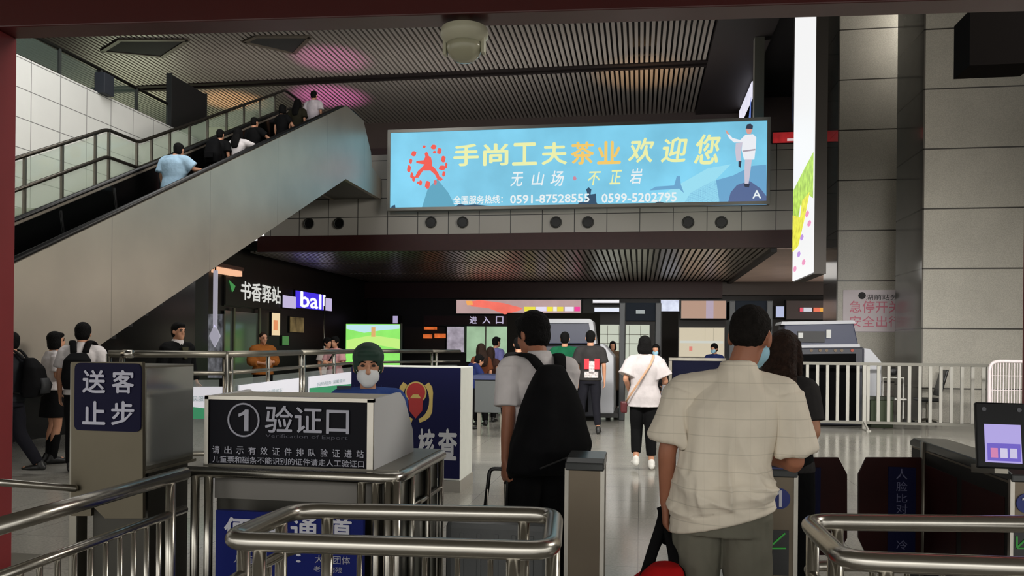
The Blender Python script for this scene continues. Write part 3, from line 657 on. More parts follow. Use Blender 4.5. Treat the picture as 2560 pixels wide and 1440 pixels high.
t = onX(562, 690, 703, 762, mat('shop_black', (22, 24, 22), .4), 'shop_sign', 'black shop sign with large white characters under the escalator', 'sign', letters='书香驿站', lm=glow('shop_white', (222, 222, 216), .9), lr=(.24, .97, .25, .92))
a = aX(572, 700, XW+.1); b = aX(588, 715, XW+.1)
t.part('leaf_logo', MB().prism([(XW+.1, a.y, a.z), (XW+.1, b.y, b.z), (XW+.1, b.y-.1, b.z-.15), (XW+.1, a.y+.2, a.z-.35)], (.01, 0, 0)), glow('leaf_logo', (70, 150, 80), .8)); t.done()
t = onX(739, 726, 812, 768, glow('bolt_blue', (70, 50, 226), 1.0), 'shop_sign', 'glowing blue and white shop sign deeper along the left shop row', 'sign', letters='ball', lm=glow('bolt_white', (244, 244, 252), 1.1), lr=(.14, .98, .06, .98)); t.done()
onX(707, 738, 738, 768, glow('lilac_sign', (202, 190, 228), .9), 'small_sign', 'lilac lit sign left of the glowing blue shop sign', 'sign', X=XW+.12).done()
onX(814, 745, 828, 776, glow('lilac_sign', (202, 190, 228), .9), 'small_sign', 'lilac lit sign right of the glowing blue shop sign', 'sign', X=XW+.12).done()
t = onX(560, 776, 650, 985, mat('shop_glass', (104, 116, 108), .12), 'shop_window', 'grey green shop window below the black sign with white characters', 'window', frame=False)
a = aX(584, 770, XW+.1); c = aX(584, 985, XW+.1)
for px in (584, 648): a = aX(px, 770, XW+.1); t.part('mullion', MB().box((XW+.08, a.y-.05, 0), (XW+.14, a.y+.05, a.z)), STEELD)
t.done()
t = onX(680, 782, 698, 838, glow('menu_cream', (240, 214, 170), .95), 'menu_panel', 'cream and orange lit menu panel hung beside the shop window', 'sign')
a = aX(684, 800, XW+.09); b = aX(694, 826, XW+.09); t.part('printed_column', MB().box((XW+.085, a.y, b.z), (XW+.09, b.y, a.z)), glow('menu_orange', (236, 150, 100), .9)); t.done()
onX(725, 792, 758, 830, mat('poster_mixed', (140, 120, 80), .5, emit=.25, noise_amt=.6, nscale=2.5), 'wall_poster', 'yellow and grey poster on the dark shop front below the blue sign', 'poster').done()
onX(706, 840, 720, 862, glow('green_sign', (90, 150, 84), .6), 'small_sign', 'small dim green sign low on the dark shop front', 'sign').done()
t = Thing('strip_lamp', 'orange pink light strip under the ceiling above the white pole', 'lamp')
l0 = aX(536, 674, -12.1); l1 = aX(598, 685, -12.1)
t.part('tube', MB().bar(l0, l1, .2, .16), glow('lamp_peach', (246, 188, 150), 1.0)); t.part('bracket', MB().box((-12.3, l0.y+.3, l0.z-.02), (-12.1, l0.y+.4, l0.z+.06)).box((-12.3, l1.y-.4, l1.z-.02), (-12.1, l1.y-.3, l1.z+.06)), BLACK); t.part('housing', MB().bar(l0+V((0, 0, .14)), l1+V((0, 0, .14)), .3, .1), mat('lamp_housing', (90, 60, 52), .5)); t.done()
t = Thing('hanging_sign', 'white pole with a white diamond at its foot hanging beside the shops', 'sign')
d_ = 21.8; a = P(538, 676, d_); b = P(540, 800, d_)
WL = glow('white_marker', (206, 202, 222), .45, base=(200, 200, 210))
t.part('pole', MB().box((a.x-.055, a.y, b.z-.2), (a.x+.055, a.y+.05, a.z)), WL)
t.part('hanger', MB().box((a.x-.015, a.y, a.z), (a.x+.015, a.y+.03, 6.32)), BLACK)
k = P(536, 840, d_); t.part('diamond', MB().prism([(k.x, a.y, k.z+.32), (k.x+.16, a.y, k.z), (k.x, a.y, k.z-.31), (k.x-.16, a.y, k.z)], (0, .05, 0)), WL); t.done()
a = P(507, 785, 22.3); b = P(560, 945, 22.3)
t = Thing('reflection_panel', 'panel painted with black and white reflections behind the white diamond', 'display')
t.part('panel', MB().box((a.x, a.y, b.z), (b.x, a.y+.05, a.z)), mat('painted_reflection', (120, 122, 130), .3, emit=.25, noise_amt=1.0, nscale=4.5, stretch=(1.6, 1, .8)))  # noise pattern and slight glow imitate reflections

for x_ in (a.x-.05, b.x): t.part('frame_side', MB().box((x_, a.y-.01, 0), (x_+.05, a.y+.06, a.z)), STEELD)
t.done()
t = Thing('sign_pole', 'thin grey pole below the right end of the glowing blue shop sign', 'pole')
a = P(811, 765, 24); t.part('pole', MB().tube([(a.x, a.y, 0), (a.x, a.y, a.z)], .025, 8), STEEL, smooth=True); t.part('foot', MB().lathe((a.x, a.y, 0), [(.16, 0), (.16, .02), (.04, .05)]), STEELD); t.done()

# ------------------------------------------------------------------ metal detector arches
def arch(label, xl, xr, d, ytop, ybar):
    t = Thing('metal_detector', label, 'detector')
    a = P(xl, 865, d); b = P(xr, 865, d); z1 = P(xl, ytop, d).z; z2 = P(xl, ybar, d).z; Y = a.y
    AL = mat('arch_grey', (50, 52, 54), .5, .3)
    t.part('header', MB().box((a.x, Y, z2), (b.x, Y+.5, z1)), mat('arch_header', (12, 19, 28), .6, spec=.1), bevel=.01)
    for x in (a.x, b.x-.12):
        t.part('side_panel', MB().box((x, Y-.04, 0), (x+.12, Y+.54, z1)), AL, bevel=.015)
    m = (a+b)/2
    t.part('display', MB().box((m.x-.09, Y-.012, (z1+z2)/2-.04), (m.x+.09, Y, (z1+z2)/2+.04)), mat('arch_display', (110, 120, 124), .4, emit=.15)); t.done()
arch('dark walk-through metal detector arch behind the woman in white', 1548, 1652, 16.6, 757, 802)
arch('dark walk-through metal detector arch behind the head of the beige shirted man', 1822, 1928, 16.6, 752, 800)

# ------------------------------------------------------------------ x-ray baggage scanners
XBODY = mat('scanner_grey', (40, 42, 52), .4); XWH = mat('scanner_white', (178, 180, 186), .4); XNAVY = mat('scanner_navy', (44, 50, 74), .4)
t = Thing('xray_scanner', 'dark x-ray baggage scanner behind the white railing on the right', 'scanner')
Y = P(2050, 900, 15.8).y
t.part('console', polyY([(1956, 862), (1962, 812), (2134, 808), (2146, 862)], Y+.3, .7), XNAVY, bevel=.02)
t.part('console_trim', polyY([(1952, 812), (1956, 804), (2136, 801), (2140, 809)], Y+.28, .74), XWH)
t.part('ledge', polyY([(1950, 870), (1950, 862), (2150, 860), (2150, 868)], Y+.1, .9), XWH)
t.part('body', polyY([(1950, 1062), (1950, 870), (2160, 868), (2160, 1064)], Y, 1.6), XBODY, bevel=.03)
t.part('tunnel_mouth', polyY([(1968, 1050), (1968, 886), (2140, 884), (2140, 1050)], Y-.02, .1), mat('tunnel_black', (9, 9, 10), .8, spec=.05))
t.part('side_panel', polyY([(2160, 1060), (2160, 870), (2176, 872), (2204, 905), (2204, 1060)], Y+.05, 1.5), XWH, bevel=.02)
t.part('recess', boxY(1994, 828, 2062, 856, Y+.27, .04), mat('recess', (36, 36, 38), .5))
for x in (1996, 2066): t.part('sticker', boxY(x, 824 if x > 2000 else 832, x+12, 845, Y+.25, .04), mat('sticker', (190, 192, 190), .6))
for i, x in enumerate((1990, 2028, 2050, 2066, 2088, 2104, 2130)): t.part('button', MB().disc(aY(x, 876, Y-.001), .03, (0, -1, 0), .02, 10), mat('button_red', (150, 60, 40), .5) if i in (0, 6) else mat('button_dim', (96, 80, 60), .5))
t.done()
t = Thing('xray_scanner', 'white and navy x-ray baggage scanner ahead of the backpack man', 'scanner')
Y = P(1400, 900, 16.4).y
t.part('console', polyY([(1306, 860), (1316, 806), (1474, 804), (1484, 860)], Y+.3, .7), XNAVY, bevel=.02)
t.part('console_trim', polyY([(1300, 868), (1308, 801), (1316, 797), (1474, 797), (1482, 803), (1490, 860), (1482, 862), (1472, 808), (1318, 808), (1308, 868)], Y+.26, .8), XWH)
t.part('body', polyY([(1300, 1042), (1300, 866), (1500, 862), (1500, 1042)], Y, 1.6), XBODY, bevel=.03)
t.part('tunnel_mouth', polyY([(1330, 1030), (1330, 880), (1470, 880), (1470, 1030)], Y-.02, .1), mat('tunnel_black', (9, 9, 10), .8, spec=.05))
t.part('side_panel', polyY([(1500, 1034), (1500, 858), (1510, 862), (1534, 892), (1534, 1034)], Y-.05, 1.5), XWH, bevel=.02)
t.part('plinth', polyY([(1500, 1044), (1500, 1034), (1545, 1034), (1545, 1044)], Y-.05, 1.5), BLACK); t.done()
# screening desks
t = Thing('inspection_desk', 'grey inspection desk with blue edged top beside the blue emblem board', 'desk')
Y = P(1200, 940, 13.4).y
t.part('body', boxY(1186, 948, 1268, 1032, Y, .7), mat('desk_grey', (72, 76, 76), .5), bevel=.01)
t.part('top', boxY(1182, 938, 1272, 950, Y-.05, .8), mat('desk_blue', (42, 52, 92), .4), bevel=.01)
for x in (1196, 1254):
    a = aY(x, 1032, Y); t.part('leg', MB().box((a.x-.03, Y+.05, 0), (a.x+.03, Y+.12, a.z+.02)), STEELD)
t.done()
t = Thing('guard_booth', 'low navy booth panel with pale frame in front of the cream board', 'booth')
Y = P(1740, 940, 17.4).y
t.part('panel', boxY(1680, 902, 1830, 1030, Y, .06), mat('booth_navy', (17, 20, 46), .6, spec=.1)); 
t.part('frame', boxY(1672, 895, 1832, 902, Y-.02, .1).add([], []), STEELD)
p_ = aY(1672, 902, Y); p2_ = aY(1680, 902, Y); t.part('post', MB().box((p_.x, Y-.02, 0), (p2_.x, Y+.08, p_.z)), STEELD); t.done()

# ------------------------------------------------------------------ white railing and mesh barrier on the right
FW_ = mat('fence_white', (168, 166, 158), .45, .2)
t = Thing('railing', 'long white barred railing in front of the x-ray scanner and column', 'railing')
Y = P(2240, 985, 15.1).y
a = aY(1985, 908, Y); b = aY(2476, 914, Y); zl_ = .11; ztp = 1.22
t.part('top_rail', MB().box((a.x, Y-.03, ztp), (b.x, Y+.03, ztp+.055)), mat('fence_grey', (120, 118, 110), .4, .4)); t.part('bottom_rail', MB().box((a.x, Y-.025, zl_), (b.x, Y+.025, zl_+.05)), mat('fence_grey', (120, 118, 110), .4, .4))
n = 19
for i in range(n):
    x = a.x+(b.x-a.x)*(i+.35)/n; t.part('bar', MB().box((x-.028, Y-.012, zl_+.05), (x+.028, Y+.012, ztp)), FW_)
for px in (2160, 2470):
    x = aY(px, 1000, Y).x; t.part('post', MB().box((x-.03, Y-.03, 0), (x+.03, Y+.03, ztp)), FW_)
    t.part('foot', MB().box((x-.04, Y-.35, 0), (x+.04, Y+.1, .02)).bar((x, Y-.3, .02), (x, Y, .16), .03, .03, (1, 0, 0)), FW_)
t.done()
t = Thing('mesh_barrier', 'white rounded wire mesh barrier at the right edge', 'barrier')
Y = P(2520, 960, 13.6).y; a = aY(2474, 903, Y); b = aY(2640, 1050, Y)
WB = mat('barrier_white', (226, 214, 216), .4)
t.part('frame', MB().tube(rpath([(a.x, Y, .12), (a.x, Y, a.z), (b.x, Y, a.z), (b.x, Y, .12)], .16, True), .028, 8, closed=True), WB, smooth=True)
ms = MB()
for i in range(1, 24): x = a.x+(b.x-a.x)*i/24; ms.box((x-.006, Y-.006, .14), (x+.006, Y+.006, a.z-.02))
for i in range(1, 5): z = .12+(a.z-.12)*i/5; ms.box((a.x+.02, Y-.008, z-.005), (b.x-.02, Y+.004, z+.005))
t.part('mesh', ms, WB)
for x in (a.x+.25, b.x-.25): t.part('foot', MB().box((x-.03, Y-.3, 0), (x+.03, Y+.3, .03)).box((x-.02, Y-.02, .03), (x+.02, Y+.02, .14)), WB)
t.done()
t = Thing('waste_bin', 'dark green bin standing behind the white railing', 'bin')
Y = P(2200, 1030, 15.32).y
t.part('body', boxY(2176, 1000, 2234, 1070, Y, .24), mat('bin_green', (44, 56, 30), .5), bevel=.02); t.part('lid', boxY(2172, 992, 2237, 1001, Y-.02, .28), mat('bin_dark', (34, 42, 26), .5), bevel=.01); t.done()
t = Thing('office_chair', 'black office chair behind the white railing near the wide column', 'chair')
c = P(2318, 1040, 16.6); c.z = 0
t.part('seat', MB().box(c+V((-.22, -.22, .46)), c+V((.22, .22, .53))), BLACK, bevel=.03)
t.part('backrest', MB().prism([c+V((.16, -.2, .58)), c+V((.16, .2, .58)), c+V((.30, .2, 1.12)), c+V((.30, -.2, 1.12))], (.05, 0, 0)), BLACK, bevel=.02)
t.part('column', MB().tube([c+V((0, 0, .08)), c+V((0, 0, .46))], .03, 8), STEELD)
fm_ = MB()
for k in range(5): a = k*1.2566; fm_.bar(c+V((0, 0, .1)), c+V((.27*math.cos(a), .27*math.sin(a), .05)), .04, .03)
t.part('base', fm_, STEELD)
for k in range(5): a = k*1.2566; t.part('caster', MB().ell(c+V((.27*math.cos(a), .27*math.sin(a), .03)), (.03, .03, .03), None, 8, 6), BLACK)
t.done()
t = Thing('trolley', 'small white trolley with black handle beside the scanner behind the railing', 'trolley')
c = P(2232, 1040, 16.4); c.z = 0
t.part('frame', MB().tube([c+V((-.2, 0, .1)), c+V((-.2, 0, .95)), c+V((.2, 0, .95)), c+V((.2, 0, .1))], .02, 6), WHITEP); t.part('shelf', MB().box(c+V((-.22, -.15, .5)), c+V((.22, .2, .53))), WHITEP)
t.part('handle', MB().ell(c+V((0, -.02, 1.08)), (.11, .06, .09)), BLACK)
for sx_ in (-.2, .2): t.part('wheel', MB().disc(c+V((sx_, -.02, .06)), .06, (1, 0, 0), .03, 12), BLACK)
t.done()

# ------------------------------------------------------------------ middle barrier with adverts
t = Thing('glazed_barrier', 'long stainless barrier with glass panels running past the guard counter', 'barrier')
pts = [(272, 9.2), (566, 9.6), (752, 12.4), (900, 16.0), (1080, 17.6), (1150, 18.2)]
gp = [V((P(x, 865, d).x, P(x, 865, d).y, 0)) for x, d in pts]
HB = 1.385
for i in range(len(gp)-1):
    a, b = gp[i], gp[i+1]
    t.part('top_rail', MB().tube([a+V((0, 0, HB)), b+V((0, 0, HB))], .042, 10), STEELD, smooth=True)
    t.part('mid_rail', MB().tube([a+V((0, 0, 1.16)), b+V((0, 0, 1.16))], .025, 8), STEELD, smooth=True)
    t.part('low_rail', MB().tube([a+V((0, 0, .2)), b+V((0, 0, .2))], .025, 8), STEELD, smooth=True)
    u = (b-a).normalized()
    n_ = max(1, round((b-a).length/1.5))
    for k in range(n_):
        p = a+(b-a)*(k/n_); q = a+(b-a)*((k+1)/n_)
        for off in ((.0, .14) if k == 0 else (.0,)):
            t.part('post', MB().tube([p+u*off, p+u*off+V((0, 0, HB))], .03, 8), STEEL, smooth=True)
        t.part('glass_panel', MB().bar(p+u*.2+V((0, 0, .66)), q-u*.08+V((0, 0, .66)), .01, .84), mat('clear_glass', (196, 206, 200), .04, alpha=.16))
t.part('cap', MB().tube([gp[0]+V((.18, 0, HB)), gp[0]+V((.3, 0, HB))], .048, 10), STEEL, smooth=True)
t.done()
ADW = mat('advert_white', (226, 226, 236), .5, emit=.35); ADG = mat('advert_green', (60, 156, 110), .5, emit=.2); ADT = mat('advert_text', (158, 182, 180), .6)
def advert(label, i, f0, f1, z0, z1, green, words):
    a = gp[i]+(gp[i+1]-gp[i])*f0; b = gp[i]+(gp[i+1]-gp[i])*f1; u = (b-a).normalized(); n_ = V((u.y, -u.x, 0)); L = (b-a).length
    a = a+n_*.05; b = b+n_*.05
    t = Thing('advert_board', label, 'advert')
    t.part('sheet', MB().prism([a+V((0, 0, z0)), b+V((0, 0, z0)), b+V((0, 0, z1)), a+V((0, 0, z1))], -n_*.02), ADW)
    if green: t.part('green_band', MB().prism([a+n_*.004+V((0, 0, z0)), b+n_*.004+V((0, 0, z0)), b+n_*.004+V((0, 0, z0+.1)), a+n_*.004+V((0, 0, z0+.16))], -n_*.006), ADG)
    t.part('lettering', text(words, a+u*L*.12+n_*.006+V((0, 0, z1-.17)), u, (0, 0, 1), w=L*.55, h=.06), ADT)
    t.done()
advert('white advert with green band on the barrier just left of the guard counter', 0, .62, .97, .62, 1.0, True, '便民服务')
advert('white advert on the barrier, second from the left, faint green lettering', 1, .10, .92, .66, 1.0, False, '健康出行 文明候车')
advert('white advert on the barrier with green lower band left of the guard', 2, .08, .93, .66, 1.0, True, '扫码服务 温馨提示')
advert('white advert strip on the far barrier above the blue emblem board, left one', 3, .45, .98, .7, 1.0, False, '文明')
advert('white advert strip on the far barrier above the blue emblem board, right one', 4, .08, .95, .7, 1.0, False, '候车')

# ================================================================== FOREGROUND BARRIERS, COUNTER, GATES
def loop_rail(label, corners, zt, zl, rad, nb, closed=True, open_right=False):
    """steel guard rail: rounded top loop, second loop, posts and balusters"""
    t = Thing('guard_rail', label, 'guard rail', 'stainless guard rails')
    top = [V((p.x, p.y, zt)) for p in corners]; low = [V((p.x, p.y, zl)) for p in corners]; bot = [V((p.x, p.y, .12)) for p in corners]
    t.part('top_rail', MB().tube(rpath(top, .09, closed), rad, 14, closed=closed), STEEL, smooth=True)
    t.part('second_rail', MB().tube(rpath(low, .08, closed), rad*.62, 12, closed=closed), STEEL, smooth=True)
    t.part('bottom_rail', MB().tube(rpath(bot, .08, closed), rad*.62, 12, closed=closed), STEEL, smooth=True)
    n = len(corners)
    for i in range(n if closed else n-1):
        a, b = corners[i], corners[(i+1) % n]; L = (b-a).length; u = (b-a)/L
        for off in (.11, L-.11):
            p = a+u*off; t.part('post', MB().tube([V((p.x, p.y, 0)), V((p.x, p.y, zt-.01))], rad*.72, 12), STEEL, smooth=True)
            
        m = max(2, int(L/nb))
        for k in range(1, m):
            p = a+u*(.11+(L-.22)*k/m); t.part('baluster', MB().tube([V((p.x, p.y, .12)), V((p.x, p.y, zl))], rad*.36, 8), STEEL, smooth=True)
    return t
def one(x0, y0, x1, y1, Y):
    a = aY(x0, y1, Y); b = aY(x1, y0, Y); w_ = b.x-a.x; h_ = b.z-a.z
    return MB().prism([(a.x+w_*u, Y, a.z+h_*v) for u, v in ((.58, 0), (1, 0), (1, 1), (.66, 1), (.4, .88), (0, .80), (0, .66), (.58, .76))], (0, -.004, 0))
zR = .93
fl = aZ(560, 1352, zR); fr = aZ(1378, 1378, zR); br_ = aZ(1388, 1288, zR); bl = aZ(742, 1276, zR)
loop_rail('closed rectangular stainless guard rail in the centre foreground', [fl, fr, br_, bl], zR, .80, .029, .15).done()
a = aZ(2112, 1402, zR); b = aZ(2700, 1424, zR); c = aZ(2700, 1312, zR); d = aZ(2014, 1304, zR)
loop_rail('rounded stainless guard rail cut off by the right foreground edge', [a, b, c, d], zR, .78, .029, .15).done()
a = aZ(-130, 1352, zR); b = aZ(462, 1184, zR)
t = loop_rail('stainless guard rail sloping in from the left edge to the guard counter', [a, b], zR, .77, .030, .105, closed=False); t.done()

# ---- guard counter with sign box
Yc = P(720, 1090, 3.83).y
A = aY(512, 1177, Yc); B = aY(935, 997, Yc); B2 = aY(935, 1180, Yc)
x0, x1, zb0, zt0 = A.x, B.x, .93, 1.262
t = Thing('guard_counter', 'steel guard counter with black sign box reading the first verification point', 'counter')
sd = [(Yc, zb0), (Yc, zt0), (Yc+.42, zt0+.01), (Yc+.50, zt0-.03), (Yc+.66, zb0+.12), (Yc+.68, zb0)]
WH = mat('counter_white', (200, 201, 202), .5)
t.part('side_panel', MB().prism([(x1-.02, y, z) for y, z in sd], (.02, 0, 0)), WH); t.part('side_panel', MB().prism([(x0, y, z) for y, z in sd], (.02, 0, 0)), WH)
t.part('top_panel', MB().box((x0+.02, Yc+.02, zt0-.02), (x1-.02, Yc+.42, zt0)), mat('counter_cream', (190, 184, 166), .5))
t.part('rear_panel', MB().prism([(x0+.02, Yc+.42, zt0-.02), (x0+.02, Yc+.42, zt0), (x0+.02, Yc+.66, zb0+.14), (x0+.02, Yc+.66, zb0+.10)], (x1-x0-.04, 0, 0)), WH)
sb = t.part('sign_box', MB().box((x0+.02, Yc+.004, zb0+.005), (x1-.03, Yc+.02, zt0-.015)), mat('sign_black', (14, 14, 22), .5, spec=.12))
t.part('sign_frame', MB().box((x0, Yc-.008, zt0-.015), (x1, Yc+.02, zt0+.003)).box((x0, Yc-.008, zb0), (x0+.02, Yc+.004, zt0)).box((x1-.03, Yc-.008, zb0), (x1, Yc+.004, zt0)), STEEL)
YT_ = Yc
LG = mat('sign_grey_letters', (168, 168, 180), .6, emit=.04)
cc = aY(609, 1050, Yc); rr = (aY(650, 1050, Yc).x-cc.x)
t.part('lettering', MB().tube([cc+V((rr*.93*math.cos(k*math.pi/20), -.001, rr*.93*math.sin(k*math.pi/20))) for k in range(40)], .0048, 6, closed=True), LG, sb)
t.part('numeral', one(597, 1024, 622, 1077, Yc), LG, sb)
t.part('lettering', textY('验证口', 664, 1016, 873, 1083, Yc, bold=.012), LG, sb)
t.part('lettering', textY('Verification of Export', 664, 1087, 870, 1099, Yc), mat('sign_dim_letters', (78, 78, 90), .6), sb)
for k, ch in enumerate('请出示有效证件排队验证进站'): t.part('character', textY(ch, 532+k*30, 1114+k*.95, 550+k*30, 1133+k*.95, Yc, bold=.01), LG, sb)
t.part('lettering', textY('儿童票和磁条不能识别的证件请走人工验证口', 532, 1145, 911, 1162, Yc, bold=.01), LG, sb)
# body and rails
GR = mat('counter_grey', (128, 124, 118), .55)
t.part('body', MB().box((x0+.03, Yc+.06, .05), (x1+.07, Yc+.42, .88)), mat('counter_body', (66, 64, 58), .4, .5))
t.part('front_panel', MB().box((x0+.03, Yc+.04, .76), (x1+.02, Yc+.06, .875)), GR)
t.part('worktop', MB().box((x0-.02, Yc+.02, .88), (x1+.12, Yc+.82, .93)), STEELD)
r0 = V((x0-.06, Yc-.05, .90)); r1 = V((x1+.13, Yc-.05, .90)); r2 = V((x1+.13, Yc+.80, .90))
t.part('bumper_rail', MB().tube(rpath([r0, r1, r2], .08), .027, 12), STEEL, smooth=True)
for px_ in (r0.x+.04, r0.x+.11, x1-.04, x1+.03, x1+.09, x1+.13):
    t.part('post', MB().tube([(px_, Yc-.05, 0), (px_, Yc-.05, .89)], .021, 10), STEEL, smooth=True)
for yy in (Yc+.2, Yc+.5, Yc+.78): t.part('post', MB().tube([(x1+.13, yy, 0), (x1+.13, yy, .89)], .018, 10), STEEL, smooth=True)
t.part('side_rail', MB().tube([(x1+.13, Yc-.02, .72), (x1+.13, Yc+.8, .72)], .014, 8), STEEL, smooth=True)
t.part('glass_panel', MB().box((x1+.105, Yc+.02, .1), (x1+.115, Yc+.76, .86)), mat('steel_panel', (96, 98, 94), .2, .8))
t.done()
# ---- blue notice board on the counter front
t = Thing('notice_board', 'blue notice board with white lettering on the front of the guard counter', 'notice board')
Yn = Yc-.13
A = aY(540, 1275, Yn); B = aY(905, 1560, Yn)
bi = t.part('board', MB().box((A.x, Yn, B.z), (B.x, Yn+.03, A.z)), mat('notice_blue', (22, 34, 110), .5, spec=.15))
for ch, xa in (('便', 562), ('捷', 646), ('通', 728), ('道', 814)): t.part('lettering', textY(ch, xa, 1294, xa+66, 1354, Yn, bold=.02), LETW, bi)
for k, (s, xa, xb) in enumerate((('儿童票及', 585, 690), ('大型团体', 788, 876))): t.part('lettering', textY(s, xa, 1389, xb, 1409, Yn), LETG, bi)
t.part('lettering', textY('老弱病残', 785, 1416, 856, 1430, Yn), LETG, bi); t.part('lettering', textY('：', 742, 1385, 752, 1405, Yn, bold=.02), LETW, bi)
t.part('back_support', MB().box((A.x+.05, Yn+.03, 0), (B.x-.05, Yn+.05, A.z-.05)), STEELD); t.done()

# ---- 'no visitors beyond here' plate
d4 = 3.67; Yp = P(270, 1000, d4).y
t = Thing('sign_post', 'steel gate post carrying a blue board with four white characters', 'sign post')
pl = t.part('plate', polyY([(178, 905), (356, 905), (357, 1296), (262, 1296), (228, 1262), (228, 1290), (178, 1290)], Yp, .02), mat('plate_steel', (92, 86, 73), .42, .9, noise_amt=.06, nscale=3))
t.part('post', MB().box((aY(166, 1000, Yp).x, Yp+.02, 0), (aY(186, 1000, Yp).x, Yp+.10, aY(170, 906, Yp).z)), STEELD, bevel=.006)
brd = aY(188, 1075, Yp); brd2 = aY(355, 909, Yp); r = .03
cs = [V((brd.x, 0, brd.z)), V((brd2.x, 0, brd.z)), V((brd2.x, 0, brd2.z)), V((brd.x, 0, brd2.z))]
bp = t.part('board', MB().prism([V((p.x, Yp-.008, p.z)) for p in rpath(cs, r, True, 4)], (0, .008, 0)), mat('plate_blue', (15, 14, 46), .5, spec=.12), pl)
LW2 = mat('plate_letters', (190, 190, 206), .6)
for ch, rct in (('送', (208, 926, 264, 982)), ('客', (282, 926, 336, 982)), ('止', (208, 1004, 264, 1060)), ('步', (280, 1004, 336, 1062))): t.part('lettering', textY(ch, *rct, Yp-.009, bold=.022), LW2, bp)
g0 = P(4, 1206, 3.5); g1 = P(186, 1221, 3.68); t.part('arm', MB().tube([g0, g1], .017, 10, cap='round'), STEEL, smooth=True)
t.part('foot', MB().box((aY(150, 1000, Yp).x, Yp-.05, 0), (aY(205, 1000, Yp).x, Yp+.2, .02)), STEELD)
t.done()
t = Thing('gate_cabinet', 'steel gate cabinet with mirror side behind the blue four character board', 'gate cabinet')
xa_ = aY(196, 1000, Yp).x; xb_ = aY(356, 1000, Yp).x; ya_ = Yp+.021; yb_ = Yp+.43; zt_ = aY(356, 909, Yp).z-.01
t.part('body', MB().box((xa_, ya_, .93), (xb_-.004, yb_, zt_)), STEELD, bevel=.004)
t.part('mirror_side', MB().box((xb_-.004, ya_+.01, .95), (xb_, yb_-.01, zt_-.012)), mat('cabinet_mirror', (176, 178, 176), .16, .9, noise_amt=.06, nscale=2))
t.part('edge_trim', MB().box((xa_-.005, ya_, .918), (xb_+.008, yb_+.01, .932)), STEEL)
t.part('lower_body', MB().box((xa_+.02, ya_+.06, .05), (xb_-.02, yb_-.02, .918)), mat('cabinet_dark', (60, 58, 52), .4, .6))
t.part('plinth', MB().box((xa_-.0, ya_+.02, 0), (xb_+.0, yb_, .05)), BLACK); t.done()

# ---- turnstile cabinets
d1 = 3.58
def cab(label, x0p, x1p, ytop, dep, sign, d=d1):
    t = Thing('turnstile', label, 'turnstile')
    Y = P((x0p+x1p)/2, 1200, d).y; a = aY(x0p, 1300, Y); b = aY(x1p, ytop, Y)
    t.part('body', MB().box((a.x, Y, .0), (b.x, Y+dep, b.z-.03)), mat('turnstile_face', (112, 102, 88), .45, .8, noise_amt=.1, nscale=2), bevel=.01)
    t.part('edge_trim', MB().box((a.x-.006, Y-.004, 0), (a.x+.012, Y+.02, b.z-.03)).box((b.x-.012, Y-.004, 0), (b.x+.006, Y+.02, b.z-.03)), STEEL)
    t.part('lid', MB().prism([(a.x-.004, Y-.01, b.z-.04), (a.x-.004, Y-.01, b.z-.005), (a.x-.004, Y+.05, b.z+.01), (a.x-.004, Y+dep-.05, b.z+.012), (a.x-.004, Y+dep+.01, b.z-.01), (a.x-.004, Y+dep+.01, b.z-.04)], (b.x-a.x+.008, 0, 0)), mat('turnstile_lid', (62, 64, 64), .25, .4), bevel=.006)
    if sign:
        cx_, cy_, rp_ = sign; c = aY(cx_, cy_, Y); r_ = aY(cx_+rp_, cy_, Y).x-c.x
        s = t.part('number_disc', MB().disc(c+V((0, -.008, 0)), r_, (0, 1, 0), .008), mat('disc_blue', (26, 44, 120), .4))
        t.part('numeral', one(cx_-11, cy_-20, cx_+7, cy_+20, Y-.009), LETW, s)
        p0 = aY(cx_-34, 1436, Y); p1 = aY(cx_+24, 1326, Y)
        k = t.part('indicator', MB().box((p0.x, Y-.006, p0.z), (p1.x, Y+.004, p1.z)), mat('indicator_black', (10, 12, 10), .2))
        GA = glow('arrow_green', (40, 120, 44), .8)
        q = lambda x, y: (lambda w: V((w.x, Y-.008, w.z)))(aY(x, y, Y))
        t.part('arrow', MB().bar(q(cx_+14, 1332), q(cx_-26, 1368), .006, .008, (0, 1, 0)).bar(q(cx_-26, 1368), q(cx_-26, 1340), .006, .007, (0, 1, 0)).bar(q(cx_-26, 1370), q(cx_+16, 1370), .006, .007, (0, 1, 0)), GA, k)
    t.part('plinth', MB().box((a.x-.01, Y-.01, 0), (b.x+.01, Y+dep+.01, .05)), BLACK)
    return t, Y, a, b
t, *_ = cab('short steel turnstile post with dark lid right of the backpack man', 1414, 1508, 1156, .34, None); t.done()
t, Y, a, b = cab('steel turnstile marked with a blue number one right of the beige shirted man', 1905, 1992, 1172, .62, (1948, 1246, 27))
